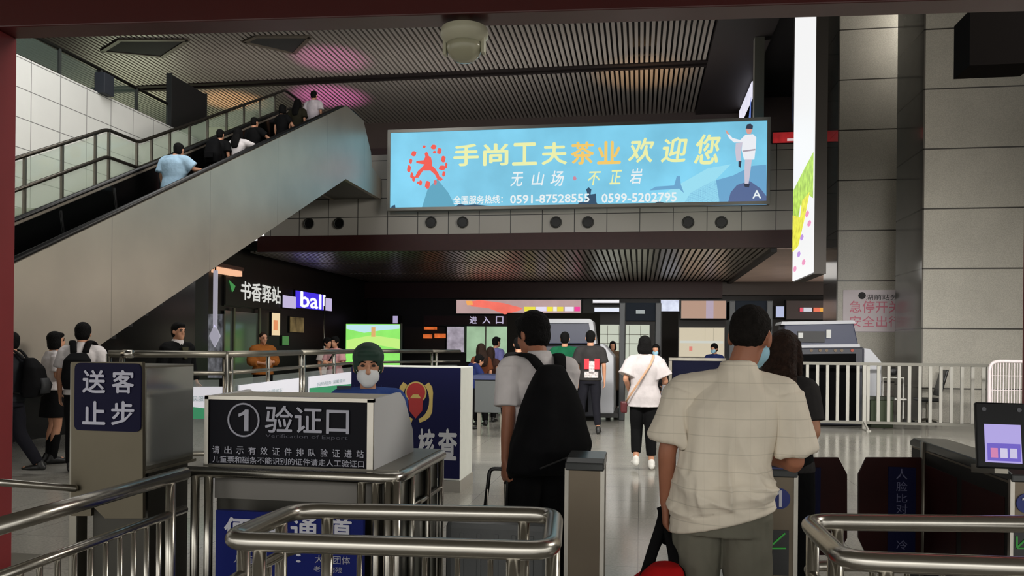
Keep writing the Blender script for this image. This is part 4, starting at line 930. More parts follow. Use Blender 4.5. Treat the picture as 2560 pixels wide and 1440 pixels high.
# small reader screen on top
p = P(1938, 1120, 3.66); n_ = V((-.1, -.8, .5)).normalized(); xx = V((1, -.05, 0)).normalized(); yy = n_.cross(xx)
t.part('reader_body', MB().prism([p-xx*.07-yy*.07, p+xx*.05-yy*.07, p+xx*.05+yy*.07, p-xx*.07+yy*.07], -n_*.03), BLACK, bevel=.004)
t.part('reader_screen', MB().prism([p-xx*.06-yy*.06+n_*.002, p+xx*.035-yy*.06+n_*.002, p+xx*.035+yy*.03+n_*.002, p-xx*.06+yy*.03+n_*.002], -n_*.004), glow('reader_lilac', (120, 130, 220), .9))
t.part('reader_screen', MB().prism([p-xx*.06+yy*.03+n_*.002, p+xx*.035+yy*.03+n_*.002, p+xx*.02+yy*.062+n_*.002, p-xx*.06+yy*.062+n_*.002], -n_*.004), glow('reader_cyan', (90, 210, 200), .9))
t.part('reader_stem', MB().bar(p-n_*.03, V((p.x, p.y+.06, b.z)), .04, .03), BLACK); t.done()
t, Y3, a3, b3 = cab('steel turnstile with dark sloping top at the right edge', 2528, 2640, 1186, 1.35, (2566, 1258, 27))
# dark side windows of that turnstile
t.part('side_window', MB().box((a3.x-.004, Y3+.06, .25), (a3.x+.004, Y3+.55, b3.z-.12)).add([], []), WINE); t.part('side_window', MB().box((a3.x-.004, Y3+.62, .25), (a3.x+.004, Y3+1.28, b3.z-.12)), WINE)
t.part('side_panel', MB().box((a3.x-.002, Y3+.02, .05), (a3.x+.002, Y3+1.33, b3.z-.05)), mat('side_black', (26, 24, 22), .5, spec=.15)); t.done()
# face scanner on a stem
t = Thing('face_scanner', 'black face scanner with lilac screen on the right edge turnstile', 'scanner')
p = P(2503, 1088, 3.35); n_ = V((-.16, -.95, .2)).normalized(); xx = V((.985, -.16, 0)).normalized(); xx = (xx-n_*xx.dot(n_)).normalized(); yy = n_.cross(xx)*-1
if yy.z < 0: yy = -yy
w2, h2 = .092, .138
t.part('body', MB().prism([p-xx*w2-yy*h2, p+xx*w2-yy*h2, p+xx*w2+yy*h2, p-xx*w2+yy*h2], -n_*.035), mat('scanner_black', (16, 17, 20), .4, spec=.2), bevel=.006)
def sq(u0, v0, u1, v1, lay): return MB().prism([p+xx*u0+yy*v0+n_*.001*lay, p+xx*u1+yy*v0+n_*.001*lay, p+xx*u1+yy*v1+n_*.001*lay, p+xx*u0+yy*v1+n_*.001*lay], -n_*.003)
si = t.part('screen', sq(-.062, -.115, .072, .045, 2), glow('screen_lilac', (172, 160, 222), 1.0))
t.part('screen_card', sq(-.054, -.108, .068, -.035, 4), glow('screen_indigo', (104, 88, 190), 1.0), si)
for u, c in ((-.03, (214, 130, 180)), (.005, (214, 206, 236)), (.04, (206, 200, 232))): t.part('screen_icon', sq(u-.012, -.095, u+.014, -.055, 6), glow('icon_%d' % int(u*1000+99), c, .9), si)
for u in (-.06, .07): t.part('sensor', MB().disc(p+xx*u+yy*.108, .009, n_, .003, 12), mat('sensor_grey', (70, 72, 80), .3))
t.part('stem', MB().bar(p-n_*.02-yy*h2, V((p.x+.06, Y3+.12, b3.z)), .05, .04), STEELD); t.done()
# flap wings across the right lane
Yf = P(2140, 1200, 4.75).y
for side in (0, 1):
    if side == 0: pts = [(1968, 1144), (2096, 1144), (2118, 1186), (2118, 1345), (2094, 1388), (1968, 1388)]
    else: pts = [(2312, 1144), (2166, 1144), (2146, 1186), (2146, 1345), (2166, 1388), (2312, 1388)]
    t = Thing('flap_gate', ('dark wine coloured gate wing left of the pale gap' if side == 0 else 'dark wine coloured gate wing right of the pale gap') + ', carrying a blue sign', 'gate', 'gate wings in the right lane')
    w_ = t.part('wing', polyY(pts, Yf, .02), WINE)
    q = (1998, 1168, 2052, 1300) if side == 0 else (2219, 1168, 2290, 1384)
    sg = t.part('sign', boxY(*q, Yf-.006, .006), mat('wing_navy', (18, 20, 56), .5, spec=.12), w_)
    chars = '请取下口' if side == 0 else '人脸比对冷'
    LD = mat('wing_letters', (104, 106, 140), .6)
    ys_ = [(1174, 1198), (1204, 1230), (1236, 1262), (1270, 1290)] if side == 0 else [(1172, 1198), (1204, 1228), (1234, 1256), (1260, 1284), (1350, 1374)]
    for ch, (u, v) in zip(chars, ys_): t.part('lettering', textY(ch, 2008 if side == 0 else 2240, u, 2036 if side == 0 else 2268, v, Yf-.007), LD, sg)
    e = aY(1968 if side == 0 else 2312, 1300, Yf)
    t.part('hinge_post', MB().tube([(e.x, Yf+.01, 0), (e.x, Yf+.01, .98)], .025, 10), STEELD, smooth=True); t.done()

# ---- blue emblem cabinet
t = Thing('emblem_cabinet', 'navy board cabinet with red and gold emblem and white side behind the counter', 'cabinet')
Yk = P(1060, 1000, 8.33).y
a = aY(955, 1232, Yk); b = aY(1152, 919, Yk); zk = b.z
t.part('body', MB().box((a.x-.35, Yk+.02, .0), (b.x, Yk+.62, zk)), mat('cabinet_white', (222, 224, 216), .5, noise_amt=.03), bevel=.01)
f = t.part('front_board', MB().box((a.x-.35, Yk, .14), (b.x-.005, Yk+.02, zk-.005)), NAVY)
t.part('plinth', MB().box((a.x-.36, Yk-.01, 0), (b.x+.01, Yk+.63, .12)), mat('plinth_grey', (150, 146, 138), .5))
ec = aY(1040, 986, Yk); ec.y = Yk
GOLD = mat('emblem_gold', (190, 166, 92), .4, .3); ER = mat('emblem_red', (176, 34, 34), .5)
for s_ in (-1, 1):
    lf = []
    for k in range(9): an = -1.35+k*.28; lf.append((ec.x+s_*(.20+.02*math.sin(k))*math.cos(an), Yk, ec.z-.06+.24*math.sin(an)))
    for k in range(8, -1, -1): an = -1.35+k*.28; lf.append((ec.x+s_*.145*math.cos(an), Yk, ec.z-.06+.20*math.sin(an)))
    t.part('emblem_wreath', MB().prism(lf, (0, -.005, 0)), GOLD, f)
t.part('emblem_ring', MB().disc(ec+V((0, 0, .02)), .115, (0, -1, 0), .007), GOLD, f); t.part('emblem_centre', MB().disc(ec+V((0, 0, .02)), .10, (0, -1, 0), .010), ER, f)
t.part('emblem_shield', MB().prism([ec+V((-.08, 0, -.05)), ec+V((.08, 0, -.05)), ec+V((.07, 0, -.17)), ec+V((0, 0, -.25)), ec+V((-.07, 0, -.17))], (0, -.008, 0)), ER, f)
t.part('emblem_gate', MB().prism([ec+V((-.06, 0, -.04)), ec+V((.06, 0, -.04)), ec+V((.03, 0, 0)), ec+V((-.03, 0, 0))], (0, -.013, 0)), GOLD, f)
for ch, xa, xb in (('核', 1046, 1086), ('查', 1096, 1142)): t.part('lettering', textY(ch, xa, 1074, xb, 1148, Yk-.002, bold=.03), mat('cabinet_letters', (196, 198, 204), .6), f)
t.done()

# ================================================================== PEOPLE
def remesh(mb, vox, sm=6, disp=None):
    me = bpy.data.meshes.new('tmp'); me.from_pydata([tuple(p) for p in mb.v], [], mb.f); me.update()
    o = bpy.data.objects.new('tmp', me); COL.objects.link(o)
    r = o.modifiers.new('r', 'REMESH'); r.mode = 'VOXEL'; r.voxel_size = vox; r.adaptivity = 0
    s = o.modifiers.new('s', 'SMOOTH'); s.factor = .5; s.iterations = sm
    bpy.context.view_layer.update()
    m2 = bpy.data.meshes.new_from_object(o.evaluated_get(bpy.context.evaluated_depsgraph_get()))
    vs = [v.co.copy() for v in m2.vertices]; fs = [tuple(p.vertices) for p in m2.polygons]
    if disp: ns = [v.normal.copy() for v in m2.vertices]; vs = [v+n*disp(v) for v, n in zip(vs, ns)]
    bpy.data.objects.remove(o); bpy.data.meshes.remove(me); bpy.data.meshes.remove(m2)
    out = MB(); out.v = vs; out.f = fs; return out

J0 = dict(pel=(0, 0, .93), waist=(0, .01, 1.07), chest=(0, 0, 1.27), neck=(0, -.015, 1.45), head=(0, .02, 1.585), sL=(-.172, 0, 1.375), sR=(.172, 0, 1.375),
          eL=(-.225, -.03, 1.13), eR=(.225, -.03, 1.13), wL=(-.235, .04, .89), wR=(.235, .04, .89), kL=(-.095, .02, .50), kR=(.095, .02, .50),
          aL=(-.095, -.03, .085), aR=(.095, -.03, .085))
def hand(mb, w, d, n, th, curl, fr, k=1.0):
    """palm, four jointed fingers and a thumb; d points along the hand, n out of the palm, th towards the thumb"""
    d, n = V(d).normalized(), V(n).normalized(); n = (n-d*n.dot(d)).normalized(); th = V(th); th = (th-d*th.dot(d)-n*th.dot(n)).normalized()
    mb.tube([w-d*.01, w+d*.03*k, w+d*.085*k], [(.024*k, .018*k), (.038*k, .017*k), (.040*k, .014*k)], 10, side=th, cap='round')
    for i, (o, L) in enumerate(((.031, .068), (.0105, .078), (-.0105, .072), (-.031, .056))):
        p = w+d*.085*k+th*o*k; dr_ = (d+th*o*1.5).normalized(); pts = [p-d*.012*k, p]; a = 0
        for s_ in range(3):
            a += curl*(.55+.15*i)*(.7 if s_ == 0 else 1.0); dd = dr_*math.cos(a)+n*math.sin(a); p = p+dd*L*k*(.42, .32, .26)[s_]; pts.append(p)
        mb.tube(pts, [fr*k, fr*k, fr*.97*k, fr*.9*k, fr*.78*k], 8, cap='round')
    p = w+d*.022*k+th*.026*k; pts = [p-th*.01]; q = (d*.65+th*.75).normalized()
    for s_, L in enumerate((.038, .03, .026)):
        p = p+(q*math.cos(.35*s_*curl)+n*math.sin(.25+.5*s_*curl)*.8).normalized()*L*k; pts.append(p)
    mb.tube(pts, [fr*1.35*k, fr*1.2*k, fr*1.05*k, fr*.9*k], 8, cap='round')

def person(label, pos, face=0, H=1.7, J={}, build=1.0, yaw=0, pitch=0, roll=0, top=None, bottom=None, shoes=None, hair=('short', None), skin=None, vox=.013, mask=None, face_detail=False, hands={}, extras=None, fem=False, z0=None, tilt=0, group=None):
    s = H/1.7; j = {k: V(v) for k, v in J0.items()}
    if fem:
        for k in ('sL', 'sR'): j[k].x *= .87
        for k in ('eL', 'eR', 'wL', 'wR'): j[k].x *= .9
    for k, v in J.items(): j[k] = V(v)
    skin = skin or SKIN
    pos = V(pos)
    if z0 is not None: pos.z = z0
    M = Matrix.Translation(pos) @ Matrix.Rotation(math.radians(face), 4, 'Z') @ Matrix.Rotation(math.radians(tilt), 4, 'X') @ Matrix.Scale(s, 4)
    RH = Matrix.Rotation(math.radians(yaw), 3, 'Z') @ Matrix.Rotation(math.radians(pitch), 3, 'X') @ Matrix.Rotation(math.radians(roll), 3, 'Y')
    hc = j['head']; piv = j['neck']+V((0, .01, .04)); hc = piv+(RH @ (hc-piv))
    def hp(x, y, z): return hc+RH @ V((x, y, z))
    b = build; wz = (.93 if fem else 1.0)
    def torso(inf, z_lo, flare=1.0, up_to=1.45, drop=0):
        keys = [('pel', -.10, .165*(1.04 if fem else 1), .112), ('pel', 0, .166*(1.05 if fem else 1), .118), ('waist', 0, .145*(.88 if fem else 1), .105), ('chest', -.06, .158*wz, .113), ('chest', .03, .17*wz, .117), ('neck', -.095, .145*wz, .095), ('neck', -.04, .088*wz, .068), ('neck', 0, .058, .058)]
        secs = []
        for k, dz, rx, ry in keys: c = j[k]+V((0, 0, dz)); secs.append((c, rx*b+inf, ry*b+inf))
        secs.sort(key=lambda q: q[0].z)
        if z_lo is not None:
            low = [q for q in secs if q[0].z > z_lo+.02]
            base = j['pel'] if z_lo < j['waist'].z else j['waist']; c = V((base.x, base.y, z_lo)); 
            r = [q for q in secs if q[0].z <= z_lo+.02]; q0 = low[0] if not r else r[-1]
            secs = [(c, (max(q0[1], .166*b+inf))*flare, (max(q0[2], .118*b+inf))*flare)]+low
        return secs
    T = Thing('person', label, 'person', group)
    body = MB()
    body.loft(torso(0, None))
    for sd in 'LR':
        sg = -1 if sd == 'L' else 1
        S, E, W = j['s'+sd], j['e'+sd], j['w'+sd]
        body.tube([j['neck']+V((0, 0, -.03)), S], [.045, .046*b], 10, cap='round')
        m1 = (E-S); body.tube([S, S+m1*.45, E, E+(W-E)*.3, W], [.05*b, .046*b, .037*b, .036*b, .024], 10, cap='round', sub=3)
        hd = hands.get(sd, {}); dirn = V(hd.get('d', (W-E).normalized())); nn = V(hd.get('n', (-sg, 0, 0))); tt = V(hd.get('t', (0, 1, 0)))
        hand(body, W, dirn, nn, tt, hd.get('curl', .35), .0088 if vox < .008 else .0115, 1.0 if not fem else .92)
        Hp = V((j['pel'].x+sg*.09, j['pel'].y, j['pel'].z-.03)); K, A = j['k'+sd], j['a'+sd]
        body.tube([Hp, (Hp+K)/2, K, K+(A-K)*.3+V((0, -.012, 0)), A], [.088*b, .074*b, .052, .052, .034], 12, cap='round', sub=3)
        toe = A+V((sg*.02, .17, -.045)); body.tube([A+V((0, -.035, -.045)), A+V((0, .05, -.05)), toe], [(.03, .03), (.038, .03), (.036, .018)], 10, side=(1, 0, 0), cap='round')
    body.tube([j['neck']+V((0, 0, -.03)), hp(0, -.025, -.06)], [.056 if not fem else .047, .052 if not fem else .045], 12, cap='round')
    body.ell(hp(0, -.004, .022), (.074, .092, .092), RH); body.ell(hp(0, .022, -.05), (.056, .066, .066), RH); body.ell(hp(0, .052, -.09), (.03, .032, .028), RH)
    body.ell(hp(0, .092, -.02), (.013, .018, .028), RH); body.ell(hp(0, .098, -.034), (.018, .014, .011), RH)
    for sg in (-1, 1): body.ell(hp(sg*.077, -.005, -.012), (.011, .02, .034), RH @ Matrix.Rotation(sg*.35, 3, 'Z'))
    if face_detail: 
        body.ell(hp(0, .08, -.066), (.024, .012, .009), RH)
        body.ell(hp(0, .083, .022), (.045, .012, .009), RH)
    def tr(m): m.v = [M @ p for p in m.v]; return m
    bi = T.part('body', tr(remesh(body, vox, 5)), skin, smooth=True)
    if face_detail:
        for sg in (-1, 1):
            T.part('eye', tr(MB().ell(hp(sg*.03, .082, .004), (.013, .008, .007), RH)), mat('eye_dark', (36, 26, 22), .3), smooth=True)
            T.part('eyebrow', tr(MB().tube([hp(sg*.016, .093, .024), hp(sg*.032, .09, .028), hp(sg*.046, .08, .022)], .004, 6, cap='round')), HAIR, smooth=True)
    def cl(name, mb, m, sm=6, disp=None, v=None, label=None, post=None):
        q = remesh(mb, v or vox, sm, disp)
        if post: q.v = [post(p) for p in q.v]
        T.part(name, tr(q), m, smooth=True, label=label)
    if top:
        g = MB(); inf = top.get('inf', .018); hem = top.get('hem', .88)
        g.loft(torso(inf, hem, top.get('flare', 1.04)))
        for sd in 'LR':
            S, E, W = j['s'+sd], j['e'+sd], j['w'+sd]
            g.tube([j['neck']+V((0, 0, -.04)), S], [.045+inf*.6, .05*b+inf*.8], 12, cap='round')
            sl = top.get('sleeve', .7)
            if sl <= 1: g.tube([S, S+(E-S)*sl*.5, S+(E-S)*sl], [.056*b+inf, .055*b+inf*1.1, .054*b+inf*top.get('cuff', 1.3)], 14, sub=3)
            else: g.tube([S, (S+E)/2, E, E+(W-E)*(sl-1)], [.056*b+inf, .05*b+inf, .042*b+inf, .032*b+inf*.8], 14, sub=3)
        if top.get('collar'): g.tube([j['neck']+V((0, -.005, -.035)), j['neck']+V((0, -.002, .03))], [(.082, .078), (.064, .064)], 16, side=(1, 0, 0))
        cl('shirt', g, top['m'], top.get('sm', 6), top.get('disp'), post=top.get('post'))
    if bottom:
        g = MB(); inf = bottom.get('inf', .016); zw = j['pel'].z+.09; k = bottom.get('kind', 'trousers')
        px, py = j['pel'].x, j['pel'].y
        if k == 'skirt':
            zl = bottom.get('hem', .55); g.loft([(V((px, py, zl)), .215, .17), (V((px, py, (zl+zw)/2)), .19, .145), (V((px, py, zw)), .145*b+inf, .105*b+inf)])
        else:
            g.loft([(V((px, py, j['pel'].z-.11)), .165*b+inf, .112*b+inf), (V((px, py, j['pel'].z)), .168*b+inf, .12*b+inf), (V((px, py, zw)), .152*b+inf, .108*b+inf)])
            for sd in 'LR':
                sg = -1 if sd == 'L' else 1
                Hp = V((px+sg*.09, py, j['pel'].z-.04)); K, A = j['k'+sd], j['a'+sd]; e = bottom.get('to', .97)
                pts = [Hp, (Hp+K)/2, K, K+(A-K)*e*.5, K+(A-K)*e] if k != 'shorts' else [Hp, (Hp+K)/2, K+V((0, 0, .02))]
                rr = [.080*b+inf, .080*b+inf, .062*b+inf, .056*b+inf, .046*b+inf] if k != 'shorts' else [.092*b+inf, .09*b+inf, .085*b+inf]
                g.tube(pts, rr, 14, sub=3)
        cl('trousers' if k == 'trousers' else k, g, bottom['m'], 6, bottom.get('disp'))
    if shoes:
        for sd in 'LR':
            sg = -1 if sd == 'L' else 1; A = j['a'+sd]
            g = MB().tube([A+V((0, -.05, -.042)), A+V((sg*.005, .05, -.042)), A+V((sg*.015, .13, -.052)), A+V((sg*.02, .185, -.056))], [(.036, .04), (.046, .04), (.046, .03), (.03, .02)], 12, side=(1, 0, 0), cap='round')
            g.tube([A+V((0, -.025, -.03)), A+V((0, -.02, .01))], [.045, .045], 10, cap='round')
            g.v = [V((p.x, p.y, max(p.z, A.z-.084))) for p in g.v]
            cl('shoe', g, shoes, 2, v=min(vox, .011))
    st, hm = hair; hm = hm or HAIR; g = MB()
    if st == 'buzz':
        g.ell(hp(0, -.012, .034), (.0785, .093, .089), RH); g.ell(hp(0, -.034, .0), (.071, .068, .056), RH)
    elif st in ('short', 'long', 'bob', 'pony', 'bun', 'full'):
        e = .006 if st == 'full' else 0
        g.ell(hp(0, -.018, .034), (.084+e, .098+e, .094+e), RH); g.ell(hp(0, -.04, -.015), (.076+e, .07+e, .085), RH); g.ell(hp(0, .05, .075), (.06, .045, .035), RH)
    if st == 'long':
        g.tube([hp(0, -.05, .03), hp(0, -.075, -.08), j['neck']+V((0, -.105, -.05)), j['neck']+V((0, -.12, -.2))], [(.088, .07), (.098, .06), (.112, .045), (.085, .03)], 14, side=(1, 0, 0), cap='round', sub=3)
        for sg in (-1, 1): g.tube([hp(sg*.07, 0, .04), hp(sg*.082, 0, -.06), hp(sg*.088, -.01, -.16)], [.03, .03, .022], 8, cap='round')
    if st == 'bob':
        for sg in (-1, 1): g.ell(hp(sg*.062, -.01, -.045), (.033, .062, .075), RH)
        g.ell(hp(0, -.045, -.06), (.088, .06, .07), RH)
    if st == 'pony': g.tube([hp(0, -.11, .04), hp(0, -.15, -.03), hp(0, -.13, -.16)], [.028, .034, .014], 8, cap='round', sub=3)
    if st == 'bun': g.ell(hp(0, -.11, .05), (.04, .035, .04), RH)
    if st == 'cap':
        g.ell(hp(0, -.012, .045), (.092, .104, .088), RH); g.ell(hp(0, -.05, -.01), (.086, .075, .08), RH); g.ell(hp(0, .045, .07), (.07, .05, .03), RH)
        for sg in (-1, 1): g.ell(hp(sg*.066, -.02, -.005), (.021, .055, .05), RH)
        cl('cap', g, hm, 4)
    elif g.v:
        nz = (lambda v: .003*noise.noise(v*60)) if vox < .009 else None
        cl('hair', g, hm, 4, nz)
    if mask:
        g = MB().ell(hp(0, .036, -.060), (.066, .059, .056), RH); g.ell(hp(0, .060, -.034), (.03, .042, .026), RH); g.ell(hp(0, .056, -.088), (.042, .036, .038), RH)
        cl('mask', g, mask, 3)
        if vox < .009:
            for sg in (-1, 1): T.part('mask_loop', tr(MB().tube([hp(sg*.058, .05, -.04), hp(sg*.078, .0, -.008)], .0016, 5)), mask)
    if extras: extras(T, j, hp, RH, tr, cl, M)
    T.done(); return j, M

def fp(px, d): q = P(px, 865, d); return V((q.x, q.y, 0))
CAMA = math.degrees(YAW)
def away(px): return 0
def face_cam(px): return 180+CAMA-math.degrees(math.atan((px-1280)/2000))  # turns the figure towards the camera
def straight(px): return CAMA-math.degrees(math.atan((px-1280)/2000))       # turns its back squarely to the camera

WHITEC = cloth('white_cotton', (216, 210, 210)); BLACKC = cloth('black_cotton', (17, 17, 18)); DARKC = cloth('charcoal_cotton', (52, 50, 50)); GREENC = cloth('green_cotton', (26, 92, 62)); BROWNC = cloth('brown_cotton', (146, 88, 40))
PINKC = cloth('pink_cotton', (206, 156, 158)); LILACC = cloth('lilac_cotton', (108, 108, 160)); BLUEC = cloth('light_blue_cotton', (160, 190, 212)); NAVYC = cloth('navy_uniform', (36, 46, 92)); GUARD = cloth('guard_blue', (58, 82, 146)); GREYT = cloth('grey_trousers', (112, 110, 98)); JEAN = cloth('dark_jeans', (28, 28, 34)); BROWND = cloth('dull_brown', (84, 68, 54))
SHOEW = mat('white_shoe', (222, 220, 214), .6); SHOEB = mat('black_shoe', (20, 20, 20), .5)

# ---- 1 the man in the beige checked shirt
BEIGE = cloth('beige_checked_cotton', (224, 214, 197), .05, .25)
tn = BEIGE.node_tree; bs = tn.nodes['Principled BSDF']; src = bs.inputs['Base Color'].links[0].from_socket
co = tn.nodes.new('ShaderNodeTexCoord'); sp = tn.nodes.new('ShaderNodeSeparateXYZ'); tn.links.new(co.outputs['Object'], sp.inputs[0]); ln = []
for ax, pitch, wd in (('Z', .066, .0042), ('X', .055, .003)):
    pp = tn.nodes.new('ShaderNodeMath'); pp.operation = 'PINGPONG'; tn.links.new(sp.outputs[ax], pp.inputs[0]); pp.inputs[1].default_value = pitch/2
    lt = tn.nodes.new('ShaderNodeMath'); lt.operation = 'LESS_THAN'; tn.links.new(pp.outputs[0], lt.inputs[0]); lt.inputs[1].default_value = wd/2
    ml = tn.nodes.new('ShaderNodeMath'); ml.operation = 'MULTIPLY'; tn.links.new(lt.outputs[0], ml.inputs[0]); ml.inputs[1].default_value = .26 if ax == 'Z' else .08; ln.append(ml.outputs[0])
mx = tn.nodes.new('ShaderNodeMath'); mx.operation = 'MAXIMUM'; tn.links.new(ln[0], mx.inputs[0]); tn.links.new(ln[1], mx.inputs[1])
mi = tn.nodes.new('ShaderNodeMix'); mi.data_type = 'RGBA'; tn.links.new(mx.outputs[0], mi.inputs[0]); tn.links.new(src, mi.inputs[6]); mi.inputs[7].default_value = lin((150, 142, 124))+(1,); tn.links.new(mi.outputs[2], bs.inputs['Base Color'])
def folds(v):
    z = v.z; lo = max(0, min(1, (1.30-z)/.35)); back = .4+.6*max(0, min(1, -v.y/.1+.3))
    r1 = (1-abs(noise.noise(V((v.x*13+z*1.2, v.y*4+3, z*2.0)))))**3; r2 = (1-abs(noise.noise(V((v.x*8+z*10, v.y*5, z*12+v.x*6)))))**3
    vert = r1*.034*(.12+.88*lo) if z > .9 else r1*.008
    diag = r2*.034*max(0, min(1, (1.06-z)/.15))
    spine = -.012*math.exp(-((v.x-.02)/.035)**2)*max(0, min(1, (1.38-z)/.1)) if v.y < 0 and z > 1.0 else 0
    hem = max(0, min(1, (z-.87)/.07))
    return ((vert*1.4+diag)*back+spine+.004*noise.noise(v*9))*hem+.004
def beige_extra(T, j, hp, RH, tr, cl, M):
    g = MB().loft([(j['pel']+V((0, 0, .045)), .166, .12), (j['pel']+V((0, 0, .085)), .162, .117)]); cl('belt', g, mat('belt_black', (24, 22, 20), .5), 2)
px1 = 1809
def hem_post(v):
    k = max(0, min(1, (1.12-v.z)/.3)); return V((v.x, v.y, v.z+k*(v.x*.30+.01)))
jb, Mb = person('man in beige checked short sleeved shirt and grey trousers, back to view', fp(px1, 3.1), straight(px1), 1.7,
    J=dict(pel=(0, 0, .92), waist=(.012, .0, 1.07), chest=(.025, -.005, 1.25), neck=(.055, .0, 1.435), head=(.082, .045, 1.572), sL=(-.148, 0, 1.345), sR=(.218, .0, 1.345), eL=(-.208, -.01, 1.12), wL=(-.218, .04, .90), eR=(.268, .02, 1.09), wR=(.165, .22, 1.075),
           kL=(-.10, .02, .50), kR=(.10, .04, .50)), build=.98, yaw=-24, pitch=-4, roll=3, top=dict(m=BEIGE, inf=.021, hem=.845, sleeve=.84, cuff=1.3, flare=1.09, collar=True, disp=folds, sm=4, post=hem_post), bottom=dict(m=GREYT, inf=.016, disp=lambda v: .012*abs(noise.noise(V((v.x*14, v.y*8, v.z*4))))), shoes=SHOEB,
    hair=('buzz', BUZZ), skin=SKIND, vox=.0062, mask=MASKB, hands={'L': dict(d=(.02, .06, -1), n=(1, .1, 0), t=(0, 1, 0), curl=.85), 'R': dict(d=(-.5, .85, .05), n=(0, 0, -1), t=(-.8, -.5, 0), curl=.3)}, extras=beige_extra)
# red bag held in his left hand
hw = Mb @ (jb['wL']+V((.0, .04, -.10)))
t = Thing('handbag', 'red bag with black straps hanging from the left hand of the beige shirted man', 'bag')
bc = P(1650, 1490, 3.0); top_z = bc.z+.12
g = MB().loft([(V((bc.x, bc.y, top_z-.34)), .13, .10), (V((bc.x, bc.y, top_z-.22)), .14, .115), (V((bc.x, bc.y, top_z-.08)), .11, .09), (V((bc.x+.02, bc.y, top_z)), .06, .05)], sq=.7)
t.part('body', remesh(g, .012, 5, lambda v: .012*noise.noise(v*14)), cloth('red_fabric', (176, 24, 26)), smooth=True)
for k, (dx, dy) in enumerate(((-.07, -.075), (.05, -.075), (-.05, .06), (.08, .05))):
    p0 = V((bc.x+dx, bc.y+dy, top_z-.07)); t.part('strap', MB().tube([p0, p0*.5+hw*.5+V((-.012 if dx < 0 else .012, 0, 0)), hw+V((.01*(k-1.5), .0, .03)), hw+V((.012*(k-1.5), .03, .07))], [(.02, .007)]*4, 8, side=(1, 0, 0), sub=4), BLACKC, smooth=True)
t.part('strap_wrap', MB().tube([hw+V((.0, -.03, -.05)), hw+V((.015, .0, .03)), hw+V((.02, .04, .10))], [(.03, .02), (.034, .024), (.02, .015)], 10, side=(1, 0, 0), cap='round', sub=3), BLACKC, smooth=True)
t.done()

# ---- 2 the guard
def guard_extra(T, j, hp, RH, tr, cl, M):
    g = MB()
    for sg in (-1, 1): g.add([j['neck']+V((sg*.012, .075, -.05)), j['neck']+V((sg*.075, .04, -.01)), j['neck']+V((sg*.075, -.03, .03)), j['neck']+V((sg*.085, .055, -.06)), j['neck']+V((sg*.03, .1, -.10))], [(0, 1, 3, 4), (1, 2, 3)])
    T.part('collar', tr(g), GUARD)
    T.part('epaulette', tr(MB().box(j['sR']+V((-.06, -.02, .055)), j['sR']+V((.02, .03, .075)))), mat('epaulette', (40, 44, 60), .6)); T.part('badge', tr(MB().box(j['chest']+V((.06, .125, .02)), j['chest']+V((.10, .14, .05)))), mat('badge_gold', (190, 170, 90), .4, .5))
pxg = 921
person('guard in blue uniform with dark green cap and white mask behind the counter', fp(pxg, 4.62), face_cam(pxg), 1.70, J=dict(pel=(0, 0, .76), waist=(0, .01, .90), chest=(0, 0, 1.09), neck=(0, -.015, 1.265), head=(0, .03, 1.405), sL=(-.155, -.01, 1.205), sR=(.155, -.01, 1.205), eL=(-.175, .06, .98), eR=(.175, .06, .98), wL=(-.10, .2, .965), wR=(.10, .2, .965),
      kL=(-.1, .36, .70), kR=(.1, .36, .70), aL=(-.1, .30, .33), aR=(.1, .30, .33)),
    fem=True, pitch=-4, top=dict(m=GUARD, inf=.02, sleeve=1.6, hem=.86), bottom=dict(m=NAVYC), shoes=SHOEB, hair=('cap', mat('cap_green', (20, 52, 40), .7, noise_amt=.15, nscale=20)), mask=MASKW, face_detail=True, vox=.0065, hands={'L': dict(d=(.5, .8, -.1), n=(0, 0, -1), t=(1, 0, 0)), 'R': dict(d=(-.5, .8, -.1), n=(0, 0, -1), t=(-1, 0, 0))}, extras=guard_extra)

t = Thing('stool', 'black high stool under the guard behind the counter', 'stool')
c = fp(pxg, 4.62); t.part('seat', MB().lathe(c, [(.17, .60), (.18, .62), (.17, .645)]), BLACK, smooth='auto'); t.part('column', MB().tube([c+V((0, 0, .03)), c+V((0, 0, .6))], .03, 8), STEELD); t.part('base', MB().lathe(c, [(.2, 0), (.2, .02), (.05, .05)]), STEELD); t.done()
# ---- 3 the man with the backpack
px3 = 1352; d3 = 4.5
j3, M3 = person('man in white shirt and black trousers wearing a black backpack, pulling a suitcase', fp(px3, d3), straight(px3)+26, 1.74,
    J=dict(neck=(.0, .02, 1.43), head=(.02, .085, 1.565), sL=(-.175, .02, 1.365), sR=(.175, .02, 1.365), chest=(0, .0, 1.26), eL=(-.20, -.02, 1.10), wL=(-.215, -.02, .87), eR=(.17, .1, 1.1), wR=(.1, .28, 1.06)), pitch=-10, yaw=22, top=dict(m=WHITEC, inf=.022, sleeve=.78, hem=.86, collar=True), bottom=dict(m=BLACKC, inf=.03), shoes=SHOEB, hair=('full', None), skin=SKIND, vox=.0065,
    hands={'L': dict(d=(-.02, .05, -1), n=(1, 0, 0), t=(0, 1, 0), curl=1.0)})
t = Thing('backpack', 'large black backpack on the back of the white shirted man', 'backpack')
def M3p(x, y, z): return M3 @ V((x, y, z))
BPK = mat('backpack_black', (13, 13, 15), .8, spec=.1, noise_amt=.2, nscale=10, bump=.4, bscale=7)
g = MB(); rows = [(.80, .17, .03, .06), (.84, .215, .12, .02), (.98, .215, .155, .02), (1.13, .175, .13, .01), (1.28, .125, .08, .0), (1.39, .07, .03, .0)]
for k in range(len(rows)-1): pass
g.loft([(V((-.02-.10*(1.4-z), -.14-ry*.75, z)), rx, ry) for z, rx, ry, _ in rows], sq=.75)
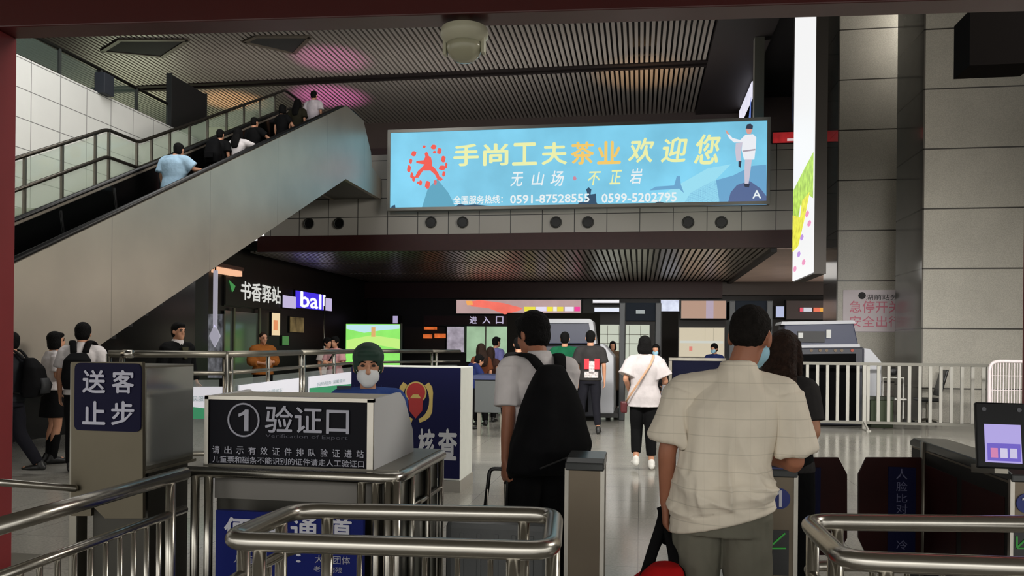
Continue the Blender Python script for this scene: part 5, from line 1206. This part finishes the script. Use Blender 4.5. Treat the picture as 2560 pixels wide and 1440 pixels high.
g.loft([(V((-.07, -.33, .86)), .15, .05), (V((-.065, -.36, .96)), .16, .055), (V((-.05, -.32, 1.08)), .12, .04)], sq=.7)
b_ = remesh(g, .012, 6, lambda v: .008*noise.noise(v*9)); b_.v = [M3 @ p for p in b_.v]
bi = t.part('bag', b_, BPK, smooth=True)
for sg in (-1, 1):
    st_ = MB().tube([V((sg*.06, -.12, 1.37)), V((sg*.095, -.04, 1.435)), V((sg*.125, .08, 1.41)), V((sg*.135, .155, 1.27)), V((sg*.15, .10, 1.08)), V((sg*.155, -.08, .98))], [(.034, .012)]*6, 10, side=(1, 0, 0), sub=5)
    st_.v = [M3 @ p for p in st_.v]; t.part('shoulder_strap', st_, BLACKC, smooth=True)
zp = MB().tube([V((-.19, -.395, .88)), V((-.06, -.425, .93)), V((.06, -.395, .9))], .005, 6); zp.v = [M3 @ p for p in zp.v]; t.part('zip', zp, mat('zip_grey', (60, 60, 62), .4, .5))
zp = MB().box(V((-.03, -.43, .92)), V((-.025, -.425, .96))); zp.v = [M3 @ p for p in zp.v]; t.part('zip_pull', zp, mat('zip_tan', (150, 120, 70), .4))
t.done()
t = Thing('suitcase', 'grey suitcase with tall black handle pulled by the backpack man', 'suitcase')
ca = P(1112, 1300, 4.2); cb = P(1378, 1300, 4.2); zc = .60
SG = mat('suitcase_grey', (104, 106, 106), .4, noise_amt=.05)
x0, x1, y0 = ca.x, cb.x, ca.y
t.part('shell', MB().box((x0, y0, .05), (x1, y0+.26, zc)), SG, bevel=.035)
for k in range(5): u = x0+(x1-x0)*(k+1)/6; t.part('rib', MB().box((u-.012, y0-.006, .1), (u+.012, y0, zc-.06)), SG, bevel=.003)
for x in (x0+.05, x1-.05):
    for y in (y0+.05, y0+.21): t.part('wheel', MB().disc((x-.012, y, .026), .026, (1, 0, 0), .024, 14), BLACK)
hx = [aY(1224, 1250, y0+.25).x, aY(1268, 1250, y0+.25).x]; hz = aY(1245, 1172, y0+.25).z
hp_ = t.part('handle', MB().tube(rpath([V((hx[0]-.03, y0+.23, zc-.05)), V((hx[0], y0+.25, hz)), V((hx[1], y0+.25, hz)), V((hx[1], y0+.23, zc-.05))], .03), .011, 8), BLACK, smooth=True)
for x in hx: t.part('handle_rod', MB().tube([V((x-.012, y0+.226, zc-.04)), V((x-.01, y0+.24, hz-.08))], .006, 8), STEEL, hp_)
t.part('top_handle', MB().tube(rpath([V((x1-.2, y0+.13, zc)), V((x1-.2, y0+.13, zc+.05)), V((x1-.05, y0+.13, zc+.05)), V((x1-.05, y0+.13, zc))], .03), .013, 8), BLACK, smooth=True)
t.part('tag_loop', MB().tube(rpath([V((x1-.02, y0+.1, zc-.02)), V((x1-.03, y0+.08, zc+.06)), V((x1+.04, y0+.08, zc+.05)), V((x1+.04, y0+.08, zc-.08))], .03), .007, 6), WHITEP, smooth=True)
t.done()

# ---- 4 woman with long hair beside the beige man
person('woman with long dark hair and charcoal top, beyond the beige shirted man', fp(1958, 4.5), straight(1958)-14, 1.62, fem=True, yaw=-8, J=dict(sR=(.14, 0, 1.37), eR=(.185, -.03, 1.13), wR=(.12, .12, 1.0), eL=(-.2, 0, 1.12), wL=(-.12, .18, 1.0)), top=dict(m=DARKC, inf=.012, sleeve=.8), bottom=dict(m=BLACKC), shoes=SHOEB, hair=('long', HAIRB), vox=.008, hands={'R': dict(d=(-.5, .8, -.2), n=(-.3, 0, -1), t=(0, .3, 1))})
# ---- 5 woman in white
j5, M5 = person('woman in loose white shirt and black cropped trousers walking away', fp(1612, 10.0), straight(1612)+4, 1.66, fem=True, J=dict(eL=(-.24, -.05, 1.16), wL=(-.19, .12, 1.0), eR=(.26, -.02, 1.14), wR=(.25, .16, 1.02), kL=(-.09, .05, .5), aL=(-.105, -.10, .135), kR=(.085, .0, .5)), top=dict(m=cloth('white_tee', (194, 187, 187)), inf=.045, sleeve=.85, hem=.80, cuff=1.5), bottom=dict(m=BLACKC, to=.78), shoes=SHOEW, hair=('bob', HAIR), vox=.009)
t = Thing('shoulder_bag', 'tan strap and small maroon bag worn across the white shirted woman', 'bag')
m = MB().tube([V((.11, -.06, 1.46)), V((.06, -.165, 1.34)), V((-.08, -.185, 1.12)), V((-.20, -.16, .93)), V((-.235, -.08, .86))], [(.013, .004)]*5, 8, side=(1, 0, 0), sub=4); m.v = [M5 @ p for p in m.v]
t.part('strap', m, mat('tan_leather', (190, 150, 118), .5)); m = MB().box(V((-.30, -.1, .72)), V((-.22, .1, .86))); m.v = [M5 @ p for p in m.v]; t.part('pouch', m, mat('maroon_leather', (80, 18, 24), .5), bevel=.015); t.done()
t = Thing('folded_jacket', 'grey folded jacket over the right arm of the white shirted woman', 'jacket')
g = MB().loft([(V((.29, .08, .78)), .07, .12), (V((.30, .09, .92)), .085, .13), (V((.28, .08, 1.08)), .06, .12)], sq=.8); m = remesh(g, .015, 4, lambda v: .02*noise.noise(v*12)); m.v = [M5 @ p for p in m.v]
t.part('cloth', m, cloth('jacket_grey', (128, 128, 130)), smooth=True); t.part('lining', (lambda q: (setattr(q, 'v', [M5 @ p for p in q.v]), q)[1])(MB().ell(V((.34, .08, 1.05)), (.05, .1, .05))), cloth('jacket_pale', (190, 190, 196)), smooth=True); t.done()
# ---- 6, 7 men at the scanner
person('man in green t-shirt standing at the left x-ray scanner', fp(1412, 14.4), straight(1412)-8, 1.78, top=dict(m=GREENC, inf=.03, sleeve=.85), bottom=dict(m=BLACKC), shoes=SHOEB, build=1.1, vox=.012)
def print_extra(T, j, hp, RH, tr, cl, M):
    for x0_, x1_, z0_, z1_, m in ((-.10, -.02, 1.07, 1.24, 'r'), (.07, .15, 1.07, 1.24, 'r'), (-.02, .07, 1.0, 1.20, 'w'), (-.09, .13, .93, 1.03, 'w')):
        T.part('shirt_print', tr(MB().box(V((x0_, -.155, z0_)), V((x1_, -.14, z1_)))), mat('print_red', (206, 50, 62), .8) if m == 'r' else mat('print_white', (196, 188, 188), .8, noise_amt=.4, nscale=30))
person('man in charcoal t-shirt with red and white back print and black jeans', fp(1476, 14.0), straight(1476), 1.80, J=dict(kL=(-.13, .04, .5), aL=(-.15, .02, .085), kR=(.10, 0, .5), aR=(.14, -.04, .085), eL=(-.25, -.02, 1.13)), top=dict(m=DARKC, inf=.028, sleeve=.85), bottom=dict(m=JEAN, inf=.008, to=.86), shoes=SHOEB, hair=('short', None), vox=.012, extras=print_extra)
# ---- 8.. far people
person('person in dull brown coat beside the left leg of the first detector arch', fp(1532, 19.2), 180, 1.66, fem=True, top=dict(m=BROWND, inf=.04, sleeve=1.7, hem=.5), bottom=dict(m=BLACKC), shoes=SHOEB, hair=('bob', None), vox=.015)
person('security worker in navy uniform and blue mask by the cream board', fp(1786, 18.2), 150, 1.62, top=dict(m=NAVYC, sleeve=1.6), bottom=dict(m=NAVYC), shoes=SHOEB, mask=MASKB, vox=.013, hair=('full', None))
person('person in dark clothes half hidden behind the woman in white', fp(1640, 15.5), 170, 1.58, fem=True, top=dict(m=BLACKC, sleeve=1.5), bottom=dict(m=BLACKC), shoes=SHOEB, hair=('bob', None), mask=MASKB, vox=.014)
person('person in dark jacket just left of the head of the backpack man', fp(1296, 13.2), 20, 1.66, top=dict(m=BLACKC, inf=.03, sleeve=1.6), bottom=dict(m=BLACKC), shoes=SHOEB, vox=.014)
person('man in lilac shirt near the pale green glass partition', fp(1240, 18.0), straight(1240)-50, 1.72, top=dict(m=LILACC, inf=.025, sleeve=.9), bottom=dict(m=BLACKC), shoes=SHOEB, vox=.014)
person('woman with long brown hair and brown top by the inspection desk', fp(1203, 15.2), straight(1203)+25, 1.56, fem=True, top=dict(m=cloth('rust_brown', (100, 56, 36)), sleeve=.9), bottom=dict(m=BLACKC), shoes=SHOEB, hair=('long', HAIRB), vox=.014)
person('person in navy shirt and dark cap bending by the inspection desk', fp(1176, 14.6), straight(1176)-70, 1.44, J=dict(neck=(0, .10, 1.40), head=(0, .20, 1.50), chest=(0, .04, 1.25), sL=(-.16, .08, 1.36), sR=(.16, .08, 1.36), eL=(-.2, .2, 1.15), eR=(.2, .2, 1.15), wL=(-.12, .38, 1.1), wR=(.12, .38, 1.1)), pitch=-15, top=dict(m=NAVYC, sleeve=.9), bottom=dict(m=BLACKC), shoes=SHOEB, hair=('full', None), vox=.014)
person('bare armed person in brown top just right of the long haired woman by the desk', fp(1226, 16.0), straight(1226)-20, 1.5, fem=True, top=dict(m=cloth('dark_brown', (56, 36, 30)), sleeve=.5), bottom=dict(m=BLACKC), shoes=SHOEB, hair=('long', HAIRB), vox=.014)
person('person in mustard brown jacket by the grey green shop window', fp(657, 16.0), face_cam(657)+25, 1.74, J=dict(eR=(.25, .03, 1.13), wR=(.08, .22, 1.1), eL=(-.25, .03, 1.13), wL=(-.08, .22, 1.12)), top=dict(m=BROWNC, inf=.045, sleeve=1.5), bottom=dict(m=BLACKC), shoes=SHOEB, hair=('buzz', HAIRB), vox=.013, face_detail=True)
person('person in pink top with dark strap left of the green screen', fp(838, 17.0), face_cam(838)-30, 1.68, fem=True, J=dict(eL=(-.22, .06, 1.12), wL=(-.02, .26, 1.15), eR=(.22, .06, 1.12), wR=(.05, .26, 1.1)), top=dict(m=PINKC, inf=.025, sleeve=.8), bottom=dict(m=BLACKC), shoes=SHOEB, hair=('full', None), vox=.013, face_detail=True,
       extras=lambda T, j, hp, RH, tr, cl, M: T.part('bag_strap', tr(MB().bar(V((-.1, .14, 1.42)), V((.14, .16, 1.05)), .03, .01, (0, 1, 0))), BLACKC))
person('shorter person in pale clothes pressed close behind the person in pink', fp(818, 17.6), face_cam(818)+40, 1.66, fem=True, top=dict(m=cloth('pale_beige', (196, 186, 180)), inf=.025, sleeve=.8), bottom=dict(m=BROWND), shoes=SHOEB, hair=('full', None), vox=.014)
person('man in black suit and white collar walking past below the escalator', fp(444, 11.2), face_cam(444)+38, 1.80, yaw=0, J=dict(eL=(-.25, -.04, 1.12), wL=(-.27, .05, .9)), top=dict(m=BLACKC, inf=.028, sleeve=1.85), bottom=dict(m=BLACKC), shoes=SHOEB, face_detail=True, vox=.011,
       extras=lambda T, j, hp, RH, tr, cl, M: (T.part('collar', tr(MB().tube([j['neck']+V((0, .01, -.05)), j['neck']+V((0, .015, .03))], [(.092, .09), (.07, .07)], 14, side=(1, 0, 0))), WHITEC, smooth=True), T.part('pullover', tr(MB().prism([V((-.05, .145, 1.38)), V((.05, .145, 1.38)), V((.02, .16, 1.22)), V((-.02, .16, 1.22))], (0, .01, 0))), cloth('olive_knit', (62, 60, 46)))))
# ---- left group
d_s = 10.0
def skirt_extra(T, j, hp, RH, tr, cl, M):
    for sd in 'LR':
        K, A = j['k'+sd], j['a'+sd]; cl('sock', MB().tube([K+(A-K)*.28, K+(A-K)*.6, A+V((0, 0, -.02))], [.058, .056, .042], 12), BLACKC, 3, v=.011)
jg, Mg = person('girl in white blouse, black skirt and knee socks facing right', fp(136, d_s), straight(136)-75, 1.64, fem=True, J=dict(eL=(-.2, .02, 1.14), wL=(-.10, .20, 1.06), eR=(.2, -.02, 1.13), wR=(.10, .20, 1.04)), top=dict(m=WHITEC, inf=.03, sleeve=.8, hem=.95), bottom=dict(m=BLACKC, kind='skirt', hem=.60), shoes=SHOEB, hair=('bob', None), face_detail=True, vox=.011, extras=skirt_extra, yaw=-6)
t = Thing('folder', 'blue folder held in front of the girl in the black skirt', 'folder')
c = Mg @ V((0, .24, 1.1)); e = Mg @ V((.13, .26, 1.12)); u = (e-c).normalized()
t.part('cover', MB().bar(c-u*.13, c+u*.13, .025, .2), mat('folder_blue', (62, 74, 100), .6)); t.part('pages', MB().bar(c-u*.125+V((0, 0, .004)), c+u*.125+V((0, 0, .004)), .016, .2), WHITEP); t.done()
js, Ms = person('student in white shirt with black backpack straps next to the girl in the skirt', fp(206, 9.4), straight(206)-12, 1.74, pitch=-10, top=dict(m=WHITEC, inf=.025, sleeve=.8, collar=True), bottom=dict(m=BLACKC), shoes=SHOEB, hair=('full', None), vox=.011)
t = Thing('backpack', 'black backpack on the student behind the blue four character board', 'backpack')
g = MB().loft([(V((0, -.22, .95)), .14, .07), (V((0, -.25, 1.08)), .16, .10), (V((0, -.23, 1.28)), .14, .08), (V((0, -.18, 1.36)), .08, .04)], sq=.75); m = remesh(g, .014, 4); m.v = [Ms @ p for p in m.v]
t.part('bag', m, BPK, smooth=True)
for sg in (-1, 1):
    m = MB().tube([V((sg*.06, -.14, 1.36)), V((sg*.085, -.06, 1.485)), V((sg*.12, .06, 1.45)), V((sg*.13, .14, 1.28)), V((sg*.16, .06, 1.05)), V((sg*.14, -.15, 1.0))], [(.035, .012)]*6, 8, side=(1, 0, 0), sub=4); m.v = [Ms @ p for p in m.v]; t.part('shoulder_strap', m, BLACKC, smooth=True)
t.done()
jm, Mm = person('person in dark shirt with black backpack partly hidden by the red column', fp(28, 9.0), straight(28)+65, 1.62, top=dict(m=cloth('dark_grey_shirt', (40, 42, 46)), inf=.025, sleeve=.8), bottom=dict(m=JEAN), shoes=SHOEB, vox=.012, J=dict(eR=(.22, .02, 1.1), wR=(.2, .2, .95), kL=(-.09, .16, .52), aL=(-.09, .2, .085), kR=(.09, -.06, .5), aR=(.09, -.28, .13)))
t = Thing('backpack', 'black backpack on the person beside the red column', 'backpack')
g = MB().loft([(V((0, -.24, .93)), .15, .08), (V((0, -.28, 1.06)), .17, .12), (V((0, -.26, 1.28)), .15, .09), (V((0, -.2, 1.40)), .08, .05)], sq=.75); m = remesh(g, .014, 4); m.v = [Mm @ p for p in m.v]
t.part('bag', m, BPK, smooth=True); m = MB().loft([(V((0, -.38, .98)), .1, .03), (V((0, -.40, 1.08)), .11, .035), (V((0, -.37, 1.16)), .09, .03)], sq=.7); m.v = [Mm @ p for p in m.v]; t.part('front_pocket', m, mat('pocket_grey', (36, 37, 40), .7), smooth=True)
for sg in (-1, 1):
    m = MB().tube([V((sg*.06, -.16, 1.38)), V((sg*.085, -.06, 1.485)), V((sg*.12, .06, 1.45)), V((sg*.13, .14, 1.28)), V((sg*.16, .06, 1.05)), V((sg*.14, -.17, .98))], [(.03, .012)]*6, 8, side=(1, 0, 0), sub=4); m.v = [Mm @ p for p in m.v]; t.part('shoulder_strap', m, BLACKC, smooth=True)
t.done()

# ---- riders on the escalator
def rider(label, px, X, top, **k):
    th = math.atan((px-1280)/2000)-YAW; y = X/math.tan(th); z = ztop(min(y, YT))-1.25
    return person(label, (X, y, z), z0=z, top=top, bottom=dict(m=k.pop('bm', BLACKC)), shoes=SHOEB, vox=k.pop('vox', .016), **k)
RA = dict(eR=(.30, .14, 1.22), wR=(.46, .30, 1.17))
rider('man in light blue shirt riding lowest on the escalator, hand on the rail', 432, -8.35, dict(m=BLUEC, inf=.045, sleeve=.9), H=1.80, J=dict(RA, eR=(.30, .1, 1.24), wR=(.42, .30, 1.235), head=(.06, .04, 1.56)), build=1.15, face=-4, hands={'R': dict(d=(.9, .4, -.1), n=(0, 0, -1), t=(-.3, 1, 0))})
j7, M7 = rider('person in black carrying a black backpack higher up the escalator', 545, -8.65, dict(m=BLACKC, inf=.03, sleeve=.8), H=1.60, yaw=0, face=-5)
t = Thing('backpack', 'black backpack on the escalator rider behind the woman in white and pink', 'backpack')
g = MB().loft([(V((0, -.24, .9)), .17, .1), (V((0, -.27, 1.1)), .18, .13), (V((0, -.24, 1.35)), .15, .09), (V((0, -.2, 1.45)), .09, .05)], sq=.7); m = remesh(g, .018, 4); m.v = [M7 @ p for p in m.v]
t.part('bag', m, BPK, smooth=True); m = MB().box(V((-.1, -.42, .98)), V((.1, -.39, 1.12))); m.v = [M7 @ p for p in m.v]; t.part('front_pocket', m, BPK, bevel=.02); t.done()
rider('woman in white and pink top reaching for the escalator rail', 590, -8.3, dict(m=WHITEC, inf=.025, sleeve=.9), H=1.60, fem=True, bm=PINKC, J=dict(eR=(.30, .2, 1.30), wR=(.36, .44, 1.32)), face=-4, hair=('long', None))
rider('man in black t-shirt on the escalator above the woman in white and pink', 630, -8.5, dict(m=BLACKC, inf=.03, sleeve=.7), H=1.62, J=dict(RA), hair=('short', None), face=-20)
rider('woman in black with bare arms near the top of the escalator', 700, -8.5, dict(m=BLACKC, inf=.025, sleeve=.6), H=1.66, fem=True, J=dict(eR=(.27, .1, 1.16), wR=(.36, .28, 1.02)), face=-20, hair=('bob', None))
rider('person in dark olive top just below the white shirted rider', 738, -8.6, dict(m=cloth('dark_olive', (40, 38, 28)), inf=.03, sleeve=.8), H=1.62, hair=('long', None), face=-4)
rider('rider in white t-shirt standing topmost on the escalator', 778, -8.5, dict(m=cloth('white_tee_b', (206, 196, 202)), inf=.03, sleeve=.8), H=1.70, hair=('short', None), face=-4)
